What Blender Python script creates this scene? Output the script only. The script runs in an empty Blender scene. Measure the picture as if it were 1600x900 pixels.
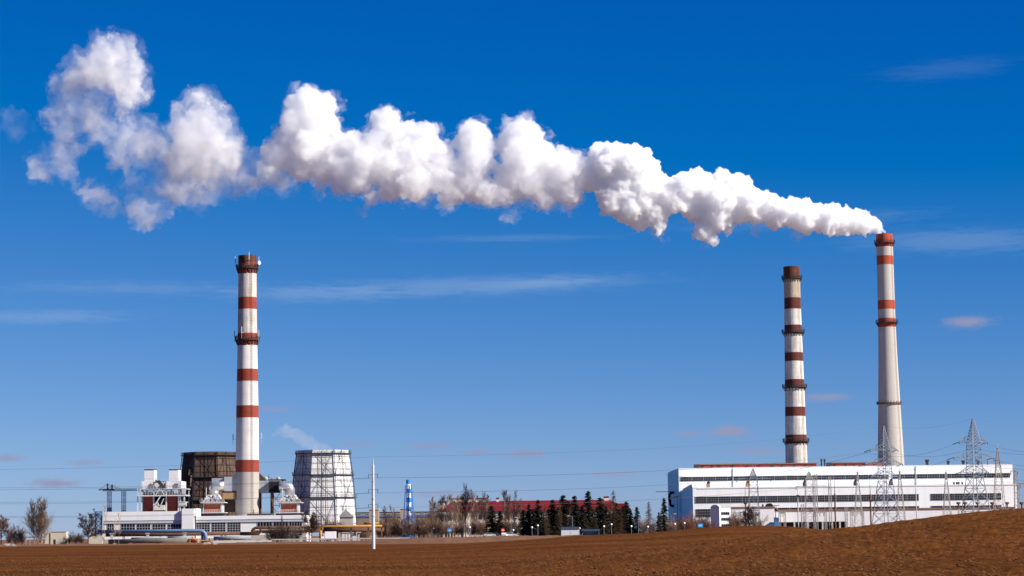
import bpy, bmesh, math, random
import numpy as np
from mathutils import Vector, Matrix

scene = bpy.context.scene
COL = scene.collection
R = math.radians

# ------------------------------------------------------------------ camera
FPX = 3578.0                       # focal length in photograph pixels (1600 wide)
PITCH, ROLL = math.atan(383.5 / FPX), R(0.7)
EYE = Vector((0, 0, 2.5))
_f = Vector((0, math.cos(PITCH), math.sin(PITCH)))
_r0, _u0 = Vector((1, 0, 0)), Vector((0, -math.sin(PITCH), math.cos(PITCH)))
_u = _u0 * math.cos(ROLL) + _r0 * math.sin(ROLL)
_r = _r0 * math.cos(ROLL) - _u0 * math.sin(ROLL)
cam = bpy.data.cameras.new('camera')
cam.sensor_width = 36.0
cam.lens = FPX / 1600.0 * 36.0
cam.clip_start, cam.clip_end = 1.0, 40000.0
cam_ob = bpy.data.objects.new('camera', cam)
cam_ob.matrix_world = Matrix(((_r.x, _u.x, -_f.x, EYE.x), (_r.y, _u.y, -_f.y, EYE.y),
                              (_r.z, _u.z, -_f.z, EYE.z), (0, 0, 0, 1)))
COL.objects.link(cam_ob)
scene.camera = cam_ob

# ------------------------------------------------------------------ sky and sun
SUN_EL, SUN_AZ = R(33), R(114)     # azimuth from +Y towards +X
world = bpy.data.worlds.new('World')
scene.world = world
world.use_nodes = True
wn = world.node_tree
wn.nodes.clear()
def WN(t, **kw):
    n = wn.nodes.new(t)
    for k, v in kw.items(): setattr(n, k, v)
    return n
sky = WN('ShaderNodeTexSky', sky_type='NISHITA', sun_disc=False, sun_elevation=SUN_EL, sun_rotation=SUN_AZ,
         altitude=500.0, air_density=0.6, dust_density=0.2, ozone_density=3.0)
# deep polarised blue: the sky's own radiance, graded channel by channel
grade = WN('ShaderNodeVectorMath', operation='MULTIPLY_ADD')
SKY_STRENGTH = 0.05
grade.inputs[1].default_value = (.92, .80, .70)
grade.inputs[2].default_value = tuple(v / .09 for v in (-.124, -.036, .21))
wn.links.new(sky.outputs[0], grade.inputs[0])
floor_ = WN('ShaderNodeVectorMath', operation='MAXIMUM')
floor_.inputs[1].default_value = (.004, .70, 1.2)
wn.links.new(grade.outputs[0], floor_.inputs[0])
bg = WN('ShaderNodeBackground')
bg.inputs['Strength'].default_value = SKY_STRENGTH
SKYCOL = floor_.outputs[0]
# far thin clouds: real directions in the sky (azimuth, elevation), broken up by noise
tcw = WN('ShaderNodeTexCoord')
sepw = WN('ShaderNodeSeparateXYZ')
wn.links.new(tcw.outputs['Generated'], sepw.inputs[0])
def M_(op, a, b=None, clamp=False):
    n = WN('ShaderNodeMath', operation=op, use_clamp=clamp)
    for i, v in enumerate((a, b)):
        if v is None: continue
        if isinstance(v, (int, float)): n.inputs[i].default_value = v
        else: wn.links.new(v, n.inputs[i])
    return n.outputs[0]
AZ = M_('ARCTAN2', sepw.outputs[0], sepw.outputs[1])
ELV = M_('ARCSINE', sepw.outputs[2])
def ray(px, py):
    return (_f + _r * ((px - 800) / FPX) - _u * ((py - 450) / FPX))
def sky_noise(sx, sy, detail, rough=0.6):
    c = WN('ShaderNodeCombineXYZ')
    wn.links.new(M_('MULTIPLY', AZ, sx), c.inputs[0]); wn.links.new(M_('MULTIPLY', ELV, sy), c.inputs[1])
    n = WN('ShaderNodeTexNoise'); n.inputs['Scale'].default_value = 1.0
    n.inputs['Detail'].default_value = detail; n.inputs['Roughness'].default_value = rough
    wn.links.new(c.outputs[0], n.inputs['Vector'])
    return n.outputs[0]
cirrus_n, puff_n = sky_noise(70, 520, 9, .70), sky_noise(220, 420, 8, .66)
def cloud_mask(px, py, wx, wy, amt, nz, thr, tilt=0.0):
    d = ray(px, py).normalized()
    a0, e0 = math.atan2(d.x, d.y), math.asin(d.z)
    da = M_('SUBTRACT', AZ, a0)
    x = M_('DIVIDE', da, wx / FPX)
    y = M_('DIVIDE', M_('SUBTRACT', M_('SUBTRACT', ELV, e0), M_('MULTIPLY', da, tilt)), wy / FPX)
    r2 = M_('ADD', M_('MULTIPLY', x, x), M_('MULTIPLY', y, y))
    g = M_('EXPONENT', M_('MULTIPLY', r2, -1.0))
    s = M_('MULTIPLY', M_('SUBTRACT', M_('ADD', nz, M_('MULTIPLY', g, 0.5)), thr), 3.0, True)
    return M_('MULTIPLY', M_('MULTIPLY', s, g), amt)
CIRRUS = [(740, 447, 300, 18, .21, .58, .02), (480, 459, 170, 16, .17, .60, .0), (860, 441, 120, 9, .16, .58, .05), (200, 450, 260, 14, .12, .66, 0.0), (70, 495, 160, 14, .18, .62, 0.02),
          (1500, 376, 190, 22, .18, .58, -.02), (1480, 108, 130, 20, .055, .64, .04), (800, 372, 180, 7, .10, .6, 0.0),
          (1250, 345, 260, 18, .12, .66, .02)]
PUFFS = [(85, 755, 50, 9, .75, .6), (132, 723, 36, 7, .45, .6), (8, 716, 36, 8, .55, .6), (822, 709, 42, 9, .55, .58), (745, 707, 34, 6, .5, .58),
         (672, 697, 50, 7, .4, .6), (1140, 674, 34, 10, .85, .54), (1075, 678, 30, 6, .4, .58), (1290, 621, 44, 8, .55, .56), (1512, 503, 40, 10, .65, .54),
         (560, 694, 34, 5, .4, .58), (428, 640, 40, 7, .3, .6), (960, 742, 44, 6, .4, .6), (690, 772, 70, 7, .35, .62), (1180, 705, 50, 8, .4, .6)]
cur = SKYCOL
def add_cloud(mask, col):
    global cur
    mx = WN('ShaderNodeMix', data_type='RGBA')
    mx.inputs['B'].default_value = (*col, 1)
    wn.links.new(mask, mx.inputs['Factor']); wn.links.new(cur, mx.inputs['A'])
    cur = mx.outputs['Result']
for c in CIRRUS: add_cloud(cloud_mask(*c[:5], cirrus_n, c[5], c[6]), (5.0, 6.4, 8.4))
for c in PUFFS: add_cloud(cloud_mask(*c[:4], min(1.0, c[4] * 1.35), puff_n, c[5]), (3.35, 3.55, 5.4))
wn.links.new(cur, bg.inputs['Color'])
wo = WN('ShaderNodeOutputWorld')
wn.links.new(bg.outputs[0], wo.inputs['Surface'])

sl = bpy.data.lights.new('sun', 'SUN')
sl.energy, sl.angle, sl.color = 5.0, R(0.53), (1.0, 0.93, 0.84)
so = bpy.data.objects.new('sun', sl)
_sd = Vector((math.cos(SUN_EL) * math.sin(SUN_AZ), math.cos(SUN_EL) * math.cos(SUN_AZ), math.sin(SUN_EL)))
so.rotation_euler = _sd.to_track_quat('Z', 'Y').to_euler()
so.location = (300, -200, 400)
COL.objects.link(so)

vs = scene.view_settings
vs.view_transform, vs.look, vs.exposure, vs.gamma = 'Standard', 'None', 0.85, 1.0
vs.use_curve_mapping = False
scene.render.engine = 'CYCLES'
cy = scene.cycles
cy.max_bounces, cy.diffuse_bounces, cy.glossy_bounces, cy.transparent_max_bounces, cy.volume_bounces = 44, 3, 2, 24, 40
cy.use_denoising = True

# ------------------------------------------------------------------ helpers
def P(px, py, Y):
    """the point at depth Y that the photograph shows at pixel (px, py)"""
    d = ray(px, py)
    return EYE + d * (Y / d.y)
def XZ(px, py, Y):
    p = P(px, py, Y); return p.x, p.z
def MPP(Y): return Y / FPX         # metres per photograph pixel

def tag(o, label=None, cat=None, group=None, kind=None):
    if label: o['label'] = label
    if cat: o['category'] = cat
    if group: o['group'] = group
    if kind: o['kind'] = kind
    return o
def empty(name, loc, rz=0.0, label=None, cat=None, group=None):
    o = bpy.data.objects.new(name, None)
    o.empty_display_size = 1.0
    o.location = loc; o.rotation_euler = (0, 0, rz)
    COL.objects.link(o)
    return tag(o, label, cat, group)
def copy_tree(o, parent=None):
    c = o.copy(); COL.objects.link(c)
    if parent is not None: c.parent = parent
    for ch in list(o.children): copy_tree(ch, c)
    return c

EACH = set('post support column cradle safety_valve hand_wheel vent_pipe silencer cage landing railing deck casing brick_panel duct stay tower leg wall fascia band plinth dormer roof_vent wheel foot brace duct_drop beam insulator crossarm door shutter stair bracket vent_pipe pipe'.split())
class MB:
    """collects simple solids; build() links them as ONE mesh object"""
    def __init__(s): s.v, s.f, s.m = [], [], []
    def add(s, vs, fs, mi=0):
        n = len(s.v); s.v += [tuple(v) for v in vs]
        for f in fs: s.f.append(tuple(n + i for i in f)); s.m.append(mi)
        return s
    def box(s, x0, x1, y0, y1, z0, z1, mi=0):
        return s.add([(x0, y0, z0), (x1, y0, z0), (x1, y1, z0), (x0, y1, z0), (x0, y0, z1), (x1, y0, z1), (x1, y1, z1), (x0, y1, z1)],
                     [(3, 2, 1, 0), (4, 5, 6, 7), (0, 1, 5, 4), (1, 2, 6, 5), (2, 3, 7, 6), (3, 0, 4, 7)], mi)
    def bar(s, a, b, w, h=None, mi=0):
        """rectangular bar from a to b"""
        a, b = Vector(a), Vector(b); h = h or w
        d = (b - a)
        if d.length < 1e-6: return s
        d.normalize()
        up = Vector((0, 0, 1)) if abs(d.z) < .95 else Vector((0, 1, 0))
        x = d.cross(up).normalized() * (w / 2); y = x.cross(d).normalized() * (h / 2)
        vs = [p + sx * x + sy * y for p in (a, b) for sx, sy in ((-1, -1), (1, -1), (1, 1), (-1, 1))]
        return s.add(vs, [(0, 1, 2, 3), (7, 6, 5, 4), (4, 5, 1, 0), (5, 6, 2, 1), (6, 7, 3, 2), (7, 4, 0, 3)], mi)
    def tube(s, pts, r, n=8, mi=0, cap=True):
        """tube through points; r a number or one per point"""
        pts = [Vector(p) for p in pts]; k = len(pts)
        rs = r if isinstance(r, (list, tuple)) else [r] * k
        base = len(s.v); ref = None
        for i, p in enumerate(pts):
            d = (pts[min(i + 1, k - 1)] - pts[max(i - 1, 0)])
            d = d.normalized() if d.length > 1e-9 else Vector((0, 0, 1))
            if ref is None: ref = Vector((1, 0, 0)) if abs(d.x) < .9 else Vector((0, 1, 0))
            x = (ref - d * ref.dot(d)).normalized(); ref = x
            y = d.cross(x)
            s.v += [tuple(p + (x * math.cos(t) + y * math.sin(t)) * rs[i]) for t in (2 * math.pi * j / n for j in range(n))]
        for i in range(k - 1):
            for j in range(n):
                a, b = base + i * n + j, base + i * n + (j + 1) % n
                s.f.append((a, b, b + n, a + n)); s.m.append(mi)
        if cap:
            s.f.append(tuple(base + j for j in reversed(range(n)))); s.m.append(mi)
            s.f.append(tuple(base + (k - 1) * n + j for j in range(n))); s.m.append(mi)
        return s
    def lathe(s, prof, n=32, c=(0, 0), mi=0, rot=0.0, caps=(True, True)):
        """prof: list of (r, z) bottom to top"""
        base = len(s.v); k = len(prof)
        for r, z in prof:
            s.v += [(c[0] + r * math.cos(rot + 2 * math.pi * j / n), c[1] + r * math.sin(rot + 2 * math.pi * j / n), z) for j in range(n)]
        for i in range(k - 1):
            for j in range(n):
                a, b = base + i * n + j, base + i * n + (j + 1) % n
                s.f.append((a, b, b + n, a + n)); s.m.append(mi)
        if caps[0]: s.f.append(tuple(base + j for j in reversed(range(n)))); s.m.append(mi)
        if caps[1]: s.f.append(tuple(base + (k - 1) * n + j for j in range(n))); s.m.append(mi)
        return s
    def prism(s, poly, y0, y1, mi=0):
        """polygon in XZ (counter-clockwise seen from -Y) extruded from y0 to y1"""
        n = len(poly)
        vs = [(x, y0, z) for x, z in poly] + [(x, y1, z) for x, z in poly]
        fs = [tuple(range(n)), tuple(reversed(range(n, 2 * n)))]
        fs += [(j, j + n, (j + 1) % n + n, (j + 1) % n) for j in range(n)]
        return s.add(vs, fs, mi)
    def ball(s, c, r, n=8, mi=0, sz=1.0):
        m = max(3, n // 2)
        s.lathe_at(c, [(max(1e-3, r * math.sin(math.pi * i / m)), -r * sz * math.cos(math.pi * i / m)) for i in range(m + 1)], n, mi)
        return s
    def lathe_at(s, c, prof, n, mi=0):
        return s.lathe([(r, z + c[2]) for r, z in prof], n, (c[0], c[1]), mi)
    def clusters(s, gap=.03):
        """the separate pieces: solids whose boxes touch belong together"""
        par = list(range(len(s.v)))
        def find(a):
            while par[a] != a: par[a] = par[par[a]]; a = par[a]
            return a
        for f in s.f:
            for i in f[1:]: par[find(i)] = find(f[0])
        bb = {}
        for i, v in enumerate(s.v):
            k = find(i); b = bb.get(k)
            if b is None: bb[k] = [list(v), list(v)]
            else:
                for c in range(3): b[0][c] = min(b[0][c], v[c]); b[1][c] = max(b[1][c], v[c])
        ks = list(bb)
        for i, a in enumerate(ks):
            for b in ks[:i]:
                if find(a) != find(b) and all(bb[a][0][c] - gap <= bb[b][1][c] and bb[b][0][c] - gap <= bb[a][1][c] for c in range(3)): par[find(a)] = find(b)
        out = {}
        for f, m in zip(s.f, s.m): out.setdefault(find(f[0]), []).append((f, m))
        res = []
        for k, fs in out.items():
            n = MB(); idx = {}
            for f, m in fs:
                for i in f:
                    if i not in idx: idx[i] = len(n.v); n.v.append(s.v[i])
                n.f.append(tuple(idx[i] for i in f)); n.m.append(m)
            res.append(n)
        return res
    def build(s, name, mats, parent=None, smooth=False, loc=None):
        if name in EACH and len(s.f) < 6000:
            cl = s.clusters()
            if len(cl) > 1:
                return [c.build1(name, mats, parent, smooth, loc) for c in cl][0]
        return s.build1(name, mats, parent, smooth, loc)
    def build1(s, name, mats, parent=None, smooth=False, loc=None):
        me = bpy.data.meshes.new(name)
        me.from_pydata(s.v, [], s.f)
        mats = mats if isinstance(mats, (list, tuple)) else [mats]
        for m in mats: me.materials.append(m)
        if len(mats) > 1: me.polygons.foreach_set('material_index', s.m)
        if smooth: me.polygons.foreach_set('use_smooth', [True] * len(s.f))
        me.update()
        o = bpy.data.objects.new(name, me); COL.objects.link(o)
        if parent is not None: o.parent = parent
        if loc is not None: o.location = loc
        return o

# ------------------------------------------------------------------ materials
MATS = {}
def mat(name, col, rough=.8, metal=0.0, var=.12, scale=.25, streak=0.0, bump=0.0, spec=.3, dirt=None, dirt_amt=.5, dscale=None, joint=None, jx=None):
    """procedural painted / rendered surface: base colour with broad and fine variation, vertical streaks, blotches of dirt"""
    if name in MATS: return MATS[name]
    m = bpy.data.materials.new(name); m.use_nodes = True
    nt = m.node_tree; b = nt.nodes['Principled BSDF']
    b.inputs['Roughness'].default_value = rough; b.inputs['Metallic'].default_value = metal
    b.inputs['Specular IOR Level'].default_value = spec
    tc = nt.nodes.new('ShaderNodeTexCoord')
    def noise(sc, det, zs=1.0):
        mp = nt.nodes.new('ShaderNodeMapping'); mp.inputs['Scale'].default_value = (1, 1, zs)
        n = nt.nodes.new('ShaderNodeTexNoise'); n.inputs['Scale'].default_value = sc; n.inputs['Detail'].default_value = det
        n.inputs['Roughness'].default_value = .65
        nt.links.new(tc.outputs['Object'], mp.inputs[0]); nt.links.new(mp.outputs[0], n.inputs['Vector'])
        return n.outputs[0]
    def mp_range(x, a, b_, c, d):
        r = nt.nodes.new('ShaderNodeMapRange'); nt.links.new(x, r.inputs[0])
        for i, v in zip((1, 2, 3, 4), (a, b_, c, d)): r.inputs[i].default_value = v
        return r.outputs[0]
    def mixmul(colin, fac):
        h = nt.nodes.new('ShaderNodeVectorMath'); h.operation = 'SCALE'
        nt.links.new(colin, h.inputs[0]); nt.links.new(fac, h.inputs['Scale'])
        return h.outputs[0]
    rgb = nt.nodes.new('ShaderNodeRGB'); rgb.outputs[0].default_value = (*col, 1)
    c = rgb.outputs[0]
    nz = noise(scale, 6)
    c = mixmul(c, mp_range(nz, .25, .75, 1 - var, 1 + var))
    if streak:
        c = mixmul(c, mp_range(noise(scale * 4, 4, .06), .35, .75, 1.0, 1 - streak))
    if dirt:
        mx = nt.nodes.new('ShaderNodeMix'); mx.data_type = 'RGBA'; mx.inputs['B'].default_value = (*dirt, 1)
        nt.links.new(mp_range(noise(dscale or scale * 1.7, 8, .35), .5, .72, 0, dirt_amt), mx.inputs['Factor'])
        nt.links.new(c, mx.inputs['A']); c = mx.outputs['Result']
    for ax, j in ((2, joint), (0, jx)):                  # panel or pour joints every j[0] metres, j[1] darker
        if not j: continue
        sp = nt.nodes.new('ShaderNodeSeparateXYZ'); nt.links.new(tc.outputs['Object'], sp.inputs[0])
        def mth(op, a, v):
            n = nt.nodes.new('ShaderNodeMath'); n.operation = op; n.inputs[1].default_value = v
            nt.links.new(a, n.inputs[0]); return n.outputs[0]
        fr = mth('FRACT', mth('DIVIDE', sp.outputs[ax], j[0]), 0)
        c = mixmul(c, mp_range(mth('LESS_THAN', fr, j[2] if len(j) > 2 else .08), 0, 1, 1.0, 1 - j[1]))
    nt.links.new(c, b.inputs['Base Color'])
    if bump:
        bp = nt.nodes.new('ShaderNodeBump'); bp.inputs['Strength'].default_value = bump; bp.inputs['Distance'].default_value = .05
        nt.links.new(noise(scale * 8, 5), bp.inputs['Height']); nt.links.new(bp.outputs[0], b.inputs['Normal'])
    MATS[name] = m
    return m

class Frame:
    """a vertical working plane: origin on the ground at photo column px and depth Y, turned by a; gives local (x, z) for pixels"""
    def __init__(s, px, Y, a=0.0, z=None):
        p = P(px, 800, Y)
        s.O = Vector((p.x, Y, gz(p.x, Y) if z is None else z)); s.a = a; s.Y = Y
        s.u = Vector((math.cos(a), math.sin(a), 0)); s.n = Vector((-math.sin(a), math.cos(a), 0))
    def __call__(s, px, py, v=0.0):
        d = ray(px, py); o = s.O + s.n * v
        t = (o - EYE).dot(s.n) / d.dot(s.n)
        q = EYE + d * t - s.O
        return q.dot(s.u), q.z
    def x(s, px, py=800, v=0.0): return s(px, py, v)[0]
    def z(s, px, py, v=0.0): return s(px, py, v)[1]
    def root(s, name, label=None, cat=None, group=None): return empty(name, s.O, s.a, label, cat, group)
def lattice(mb, a, b, wa, wb, n, t, diag=None, mi=0, chord=None):
    """square lattice mast from a to b (near vertical or any axis), widths wa to wb, n bays"""
    a, b = Vector(a), Vector(b); d = (b - a).normalized()
    up = Vector((0, 0, 1)) if abs(d.z) < .9 else Vector((0, 1, 0))
    x = d.cross(up).normalized(); y = x.cross(d).normalized()
    diag = diag or t * .7; chord = chord or t
    def ring(i):
        k = i / n; c = a.lerp(b, k); w = (wa + (wb - wa) * k) / 2
        return [c + x * sx * w + y * sy * w for sx, sy in ((-1, -1), (1, -1), (1, 1), (-1, 1))]
    for i in range(n):
        r0, r1 = ring(i), ring(i + 1)
        for j in range(4):
            mb.bar(r0[j], r1[j], chord, mi=mi)
            k = (j + 1) % 4
            mb.bar(r1[j], r1[k], diag, mi=mi)
            if i % 2: mb.bar(r0[j], r1[k], diag, mi=mi)
            else: mb.bar(r0[k], r1[j], diag, mi=mi)
            if n <= 8: 
                if i % 2: mb.bar(r0[k], r1[j], diag, mi=mi)
                else: mb.bar(r0[j], r1[k], diag, mi=mi)
    return mb
def railing(mb, pts, h, t, every=1, closed=True, mi=0):
    n = len(pts)
    for i in range(n if closed else n - 1):
        a, b = Vector(pts[i]), Vector(pts[(i + 1) % n])
        up = Vector((0, 0, h))
        mb.bar(a + up, b + up, t, mi=mi); mb.bar(a + up * .5, b + up * .5, t * .8, mi=mi)
        if i % every == 0: mb.bar(a, a + up, t, mi=mi)
    return mb
# ------------------------------------------------------------------ terrain
def hor(s): return 833.5 - (s - 800) * math.tan(ROLL)
A_PTS = [(-5000, 0), (700, 0), (900, .6), (1050, 1.3), (1150, 1.85), (1220, 2.25)] + \
        [(s, 2.5 + (hor(s) - c) / FPX * 175) for s, c in ((1285, 828), (1340, 823), (1400, 815), (1450, 809), (1520, 801), (1600, 795), (1700, 789), (1900, 783))] + [(6000, 3.9)]
B_PTS = [(-5000, 0), (600, 0), (700, .45), (780, 1.0), (850, 1.5)] + \
        [(s, 2.5 + (hor(s) - c) / FPX * 430) for s, c in ((900, 836.5), (1000, 832.5), (1060, 827), (1110, 822.5), (1180, 821), (1230, 823), (1290, 829))] + [(1350, 1.8), (1500, 1.5), (6000, 1.2)]
BANK_PTS = [(-5000, .15), (540, .25), (600, .9), (680, 1.35), (900, 1.4), (1050, 1.0), (6000, .6)]
EDGE_PTS = [(-5000, 800), (200, 800), (330, 780), (450, 720), (600, 640), (720, 630), (860, 640), (1000, 640), (6000, 640)]
def interp(p, s):
    return np.interp(s, [a for a, _ in p], [b for _, b in p])
def sstep(x, a, b):
    t = np.clip((x - a) / (b - a), 0, 1); return t * t * (3 - 2 * t)
def edge(s): return interp(EDGE_PTS, s)
def H(s, Y):
    a = interp(A_PTS, s) * sstep(Y, 95, 175) * (1 - sstep(Y, 178, 300))
    b = interp(B_PTS, s) * sstep(Y, 230, 430) * (1 - sstep(Y, 435, 630))
    e = edge(s)
    k = interp(BANK_PTS, s) * sstep(Y, e + 8, e + 40)
    return np.maximum(np.maximum(a, b), k)
def gz(x, y):
    return float(H(np.array(800 + x / y * FPX), np.array(y)))
def vnoise(x, y, seed):
    xi, yi = np.floor(x).astype(np.int64), np.floor(y).astype(np.int64)
    fx, fy = x - xi, y - yi
    fx, fy = fx * fx * (3 - 2 * fx), fy * fy * (3 - 2 * fy)
    def h(a, b):
        n = (a * 374761393 + b * 668265263 + seed * 974634777) & 0x7fffffff
        n = ((n ^ (n >> 13)) * 1274126177) & 0x7fffffff
        return ((n ^ (n >> 16)) & 0xffff) / 65535.0
    return (h(xi, yi) * (1 - fx) + h(xi + 1, yi) * fx) * (1 - fy) + (h(xi, yi + 1) * (1 - fx) + h(xi + 1, yi + 1) * fx) * fy
def grid_mesh(name, S, YY, Z, m):
    """S, YY, Z: 2-D arrays (rows x cols)"""
    X = (S - 800) / FPX * YY
    rows, cols = S.shape
    co = np.stack([X, YY, Z], -1).reshape(-1, 3).astype(np.float32)
    i = np.arange(rows * cols).reshape(rows, cols)
    q = np.stack([i[:-1, :-1], i[:-1, 1:], i[1:, 1:], i[1:, :-1]], -1).reshape(-1, 4)
    me = bpy.data.meshes.new(name)
    me.vertices.add(len(co)); me.vertices.foreach_set('co', co.ravel())
    me.loops.add(q.size); me.loops.foreach_set('vertex_index', q.ravel().astype(np.int32))
    me.polygons.add(len(q)); me.polygons.foreach_set('loop_start', (np.arange(len(q)) * 4).astype(np.int32))
    me.update(calc_edges=True); me.validate()
    me.polygons.foreach_set('use_smooth', [True] * len(q))
    me.materials.append(m)
    o = bpy.data.objects.new(name, me); COL.objects.link(o)
    return o

def soil_material():
    m = bpy.data.materials.new('ploughed_soil'); m.use_nodes = True
    nt = m.node_tree; b = nt.nodes['Principled BSDF']; b.inputs['Roughness'].default_value = .95
    b.inputs['Specular IOR Level'].default_value = .02
    tc = nt.nodes.new('ShaderNodeTexCoord')
    def noise(scale, det, stretch=(1, 1, 1), rough=.6):
        mp = nt.nodes.new('ShaderNodeMapping'); mp.inputs['Scale'].default_value = stretch
        nt.links.new(tc.outputs['Object'], mp.inputs[0])
        n = nt.nodes.new('ShaderNodeTexNoise'); n.inputs['Scale'].default_value = scale; n.inputs['Detail'].default_value = det
        n.inputs['Roughness'].default_value = rough
        nt.links.new(mp.outputs[0], n.inputs['Vector']); return n.outputs[0]
    def ramp(x, stops):
        r = nt.nodes.new('ShaderNodeValToRGB'); el = r.color_ramp.elements
        while len(el) < len(stops): el.new(.5)
        for e, (p, c) in zip(el, stops): e.position = p; e.color = (*c, 1)
        nt.links.new(x, r.inputs[0]); return r.outputs[0]
    def mul(a, b_):
        x = nt.nodes.new('ShaderNodeMix'); x.data_type = 'RGBA'; x.blend_type = 'MULTIPLY'; x.inputs['Factor'].default_value = 1
        nt.links.new(a, x.inputs['A']); nt.links.new(b_, x.inputs['B']); return x.outputs['Result']
    c = ramp(noise(1.5, 9, (1, .6, 1), .74), [(.3, (.046, .0150, .0030)), (.5, (.110, .0385, .0080)), (.7, (.190, .074, .018))])
    c = mul(c, ramp(noise(.03, 4, (.35, 1.6, 1)), [(.35, (.66, .65, .62)), (.65, (1.16, 1.14, 1.1))]))      # drill passes and damp patches
    c = mul(c, ramp(noise(.12, 3, (.25, 1.2, 1)), [(.3, (.82, .82, .82)), (.7, (1.1, 1.1, 1.1))]))
    vor = nt.nodes.new('ShaderNodeTexVoronoi'); vor.inputs['Scale'].default_value = 1.1; vor.inputs['Randomness'].default_value = 1
    nt.links.new(tc.outputs['Object'], vor.inputs['Vector'])
    st = ramp(vor.outputs['Distance'], [(.05, (1, 1, 1)), (.10, (0, 0, 0))])
    mx = nt.nodes.new('ShaderNodeMix'); mx.data_type = 'RGBA'; mx.inputs['B'].default_value = (.33, .16, .07, 1)
    k = nt.nodes.new('ShaderNodeMath'); k.operation = 'MULTIPLY'; k.inputs[1].default_value = .55
    nt.links.new(st, k.inputs[0]); nt.links.new(k.outputs[0], mx.inputs['Factor']); nt.links.new(c, mx.inputs['A'])
    nt.links.new(mx.outputs['Result'], b.inputs['Base Color'])
    bp = nt.nodes.new('ShaderNodeBump'); bp.inputs['Strength'].default_value = 1.0; bp.inputs['Distance'].default_value = .15
    nt.links.new(noise(1.6, 8, (1, .8, 1), .7), bp.inputs['Height']); nt.links.new(bp.outputs[0], b.inputs['Normal'])
    return m
SOIL = soil_material()
BANK = mat('bank_earth', (.14, .060, .023), .95, var=.35, scale=.35, bump=.8, dirt=(.24, .135, .075), dirt_amt=.65, dscale=.5)

def build_terrain():
    s = np.concatenate([np.linspace(-2600, -150, 60), np.linspace(-140, 1740, 1150), np.linspace(1750, 4200, 60)])
    t = np.linspace(0, 1, 460)
    S = np.tile(s, (len(t), 1))
    E = edge(S)
    Y = np.exp(np.log(12.0) + (np.log(E + 2) - np.log(12.0)) * np.tile(t[:, None] ** .8, (1, len(s))))
    X = (S - 800) / FPX * Y
    amp = .02 + .05 * np.clip(300 / np.maximum(Y, 40), 0, 1.4)
    Z = H(S, Y) + amp * ((vnoise(X * .9, Y * .5, 1) - .5) + .9 * (vnoise(X * 2.3, Y * 1.1, 2) - .5) + .6 * (vnoise(X * 5, Y * 2.2, 5) - .5)) \
        + .25 * (vnoise(X * .03, Y * .02, 3) - .5) * sstep(Y, 20, 80) * np.clip(Y / 400, .2, 1)
    tag(grid_mesh('ploughed_field', S, Y, Z, SOIL), 'brown ploughed field of bare soil rolling up to the right', kind='structure')
    # ground beyond the field: bank, yard and plain to the horizon
    t = np.concatenate([np.linspace(0, .16, 70), np.linspace(.17, 1, 60)])
    s = np.concatenate([np.linspace(-2600, -150, 60), np.linspace(-140, 1740, 500), np.linspace(1750, 4200, 60)])
    S = np.tile(s, (len(t), 1)); E = edge(S) - 3
    Y = E * np.exp(np.tile(t[:, None], (1, len(s))) * np.log(24000 / E))
    X = (S - 800) / FPX * Y
    Z = H(S, Y) - .05 + sstep(Y - E, 8, 30) * (1 - sstep(Y - E, 140, 190)) * (.55 * (vnoise(X * .12, Y * .06, 7) - .4) + .5 * (vnoise(X * .5, Y * .25, 8) - .45))
    Z = np.where(Y - E < 4, Z - .12, Z)
    tag(grid_mesh('ground', S, Y, Z, BANK), 'pale rubbly earth bank and yard beyond the ploughed field', kind='structure')
    # loose clods that break the near slopes
    rng = np.random.RandomState(4)
    n = 36000
    Yc = np.exp(rng.uniform(np.log(105), np.log(330), n)); sc = rng.uniform(-40, 1640, n)
    keep = rng.rand(n) < np.clip(.35 + (sc - 700) / 900, .3, 1); Yc, sc = Yc[keep], sc[keep]; n = len(Yc)
    Xc = (sc - 800) / FPX * Yc; Zc = H(sc, Yc)
    bm = bmesh.new(); bmesh.ops.create_icosphere(bm, subdivisions=1, radius=1)
    v0 = np.array([v.co[:] for v in bm.verts]); f0 = np.array([[l.index for l in f.verts] for f in bm.faces]); bm.free()
    sz = .03 + .06 * rng.rand(n) ** 2.2 + .05 * (rng.rand(n) < .04)
    V = v0[None] * (1 + .45 * (rng.rand(n, len(v0), 1) - .5)) * sz[:, None, None] * np.stack([1 + .7 * rng.rand(n), 1 + .5 * rng.rand(n), .6 + .4 * rng.rand(n)], -1)[:, None]
    V += np.stack([Xc, Yc, Zc], -1)[:, None]
    F = f0[None] + (np.arange(n) * len(v0))[:, None, None]
    me = bpy.data.meshes.new('soil_clods'); me.from_pydata(V.reshape(-1, 3).tolist(), [], F.reshape(-1, 3).tolist())
    me.materials.append(mat('clod', (.100, .036, .008), .95, var=.5, scale=.8))
    o = bpy.data.objects.new('soil_clods', me); COL.objects.link(o)
    tag(o, 'loose brown soil clods scattered over the ploughed slope', 'soil clods', kind='stuff')
build_terrain()
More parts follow.
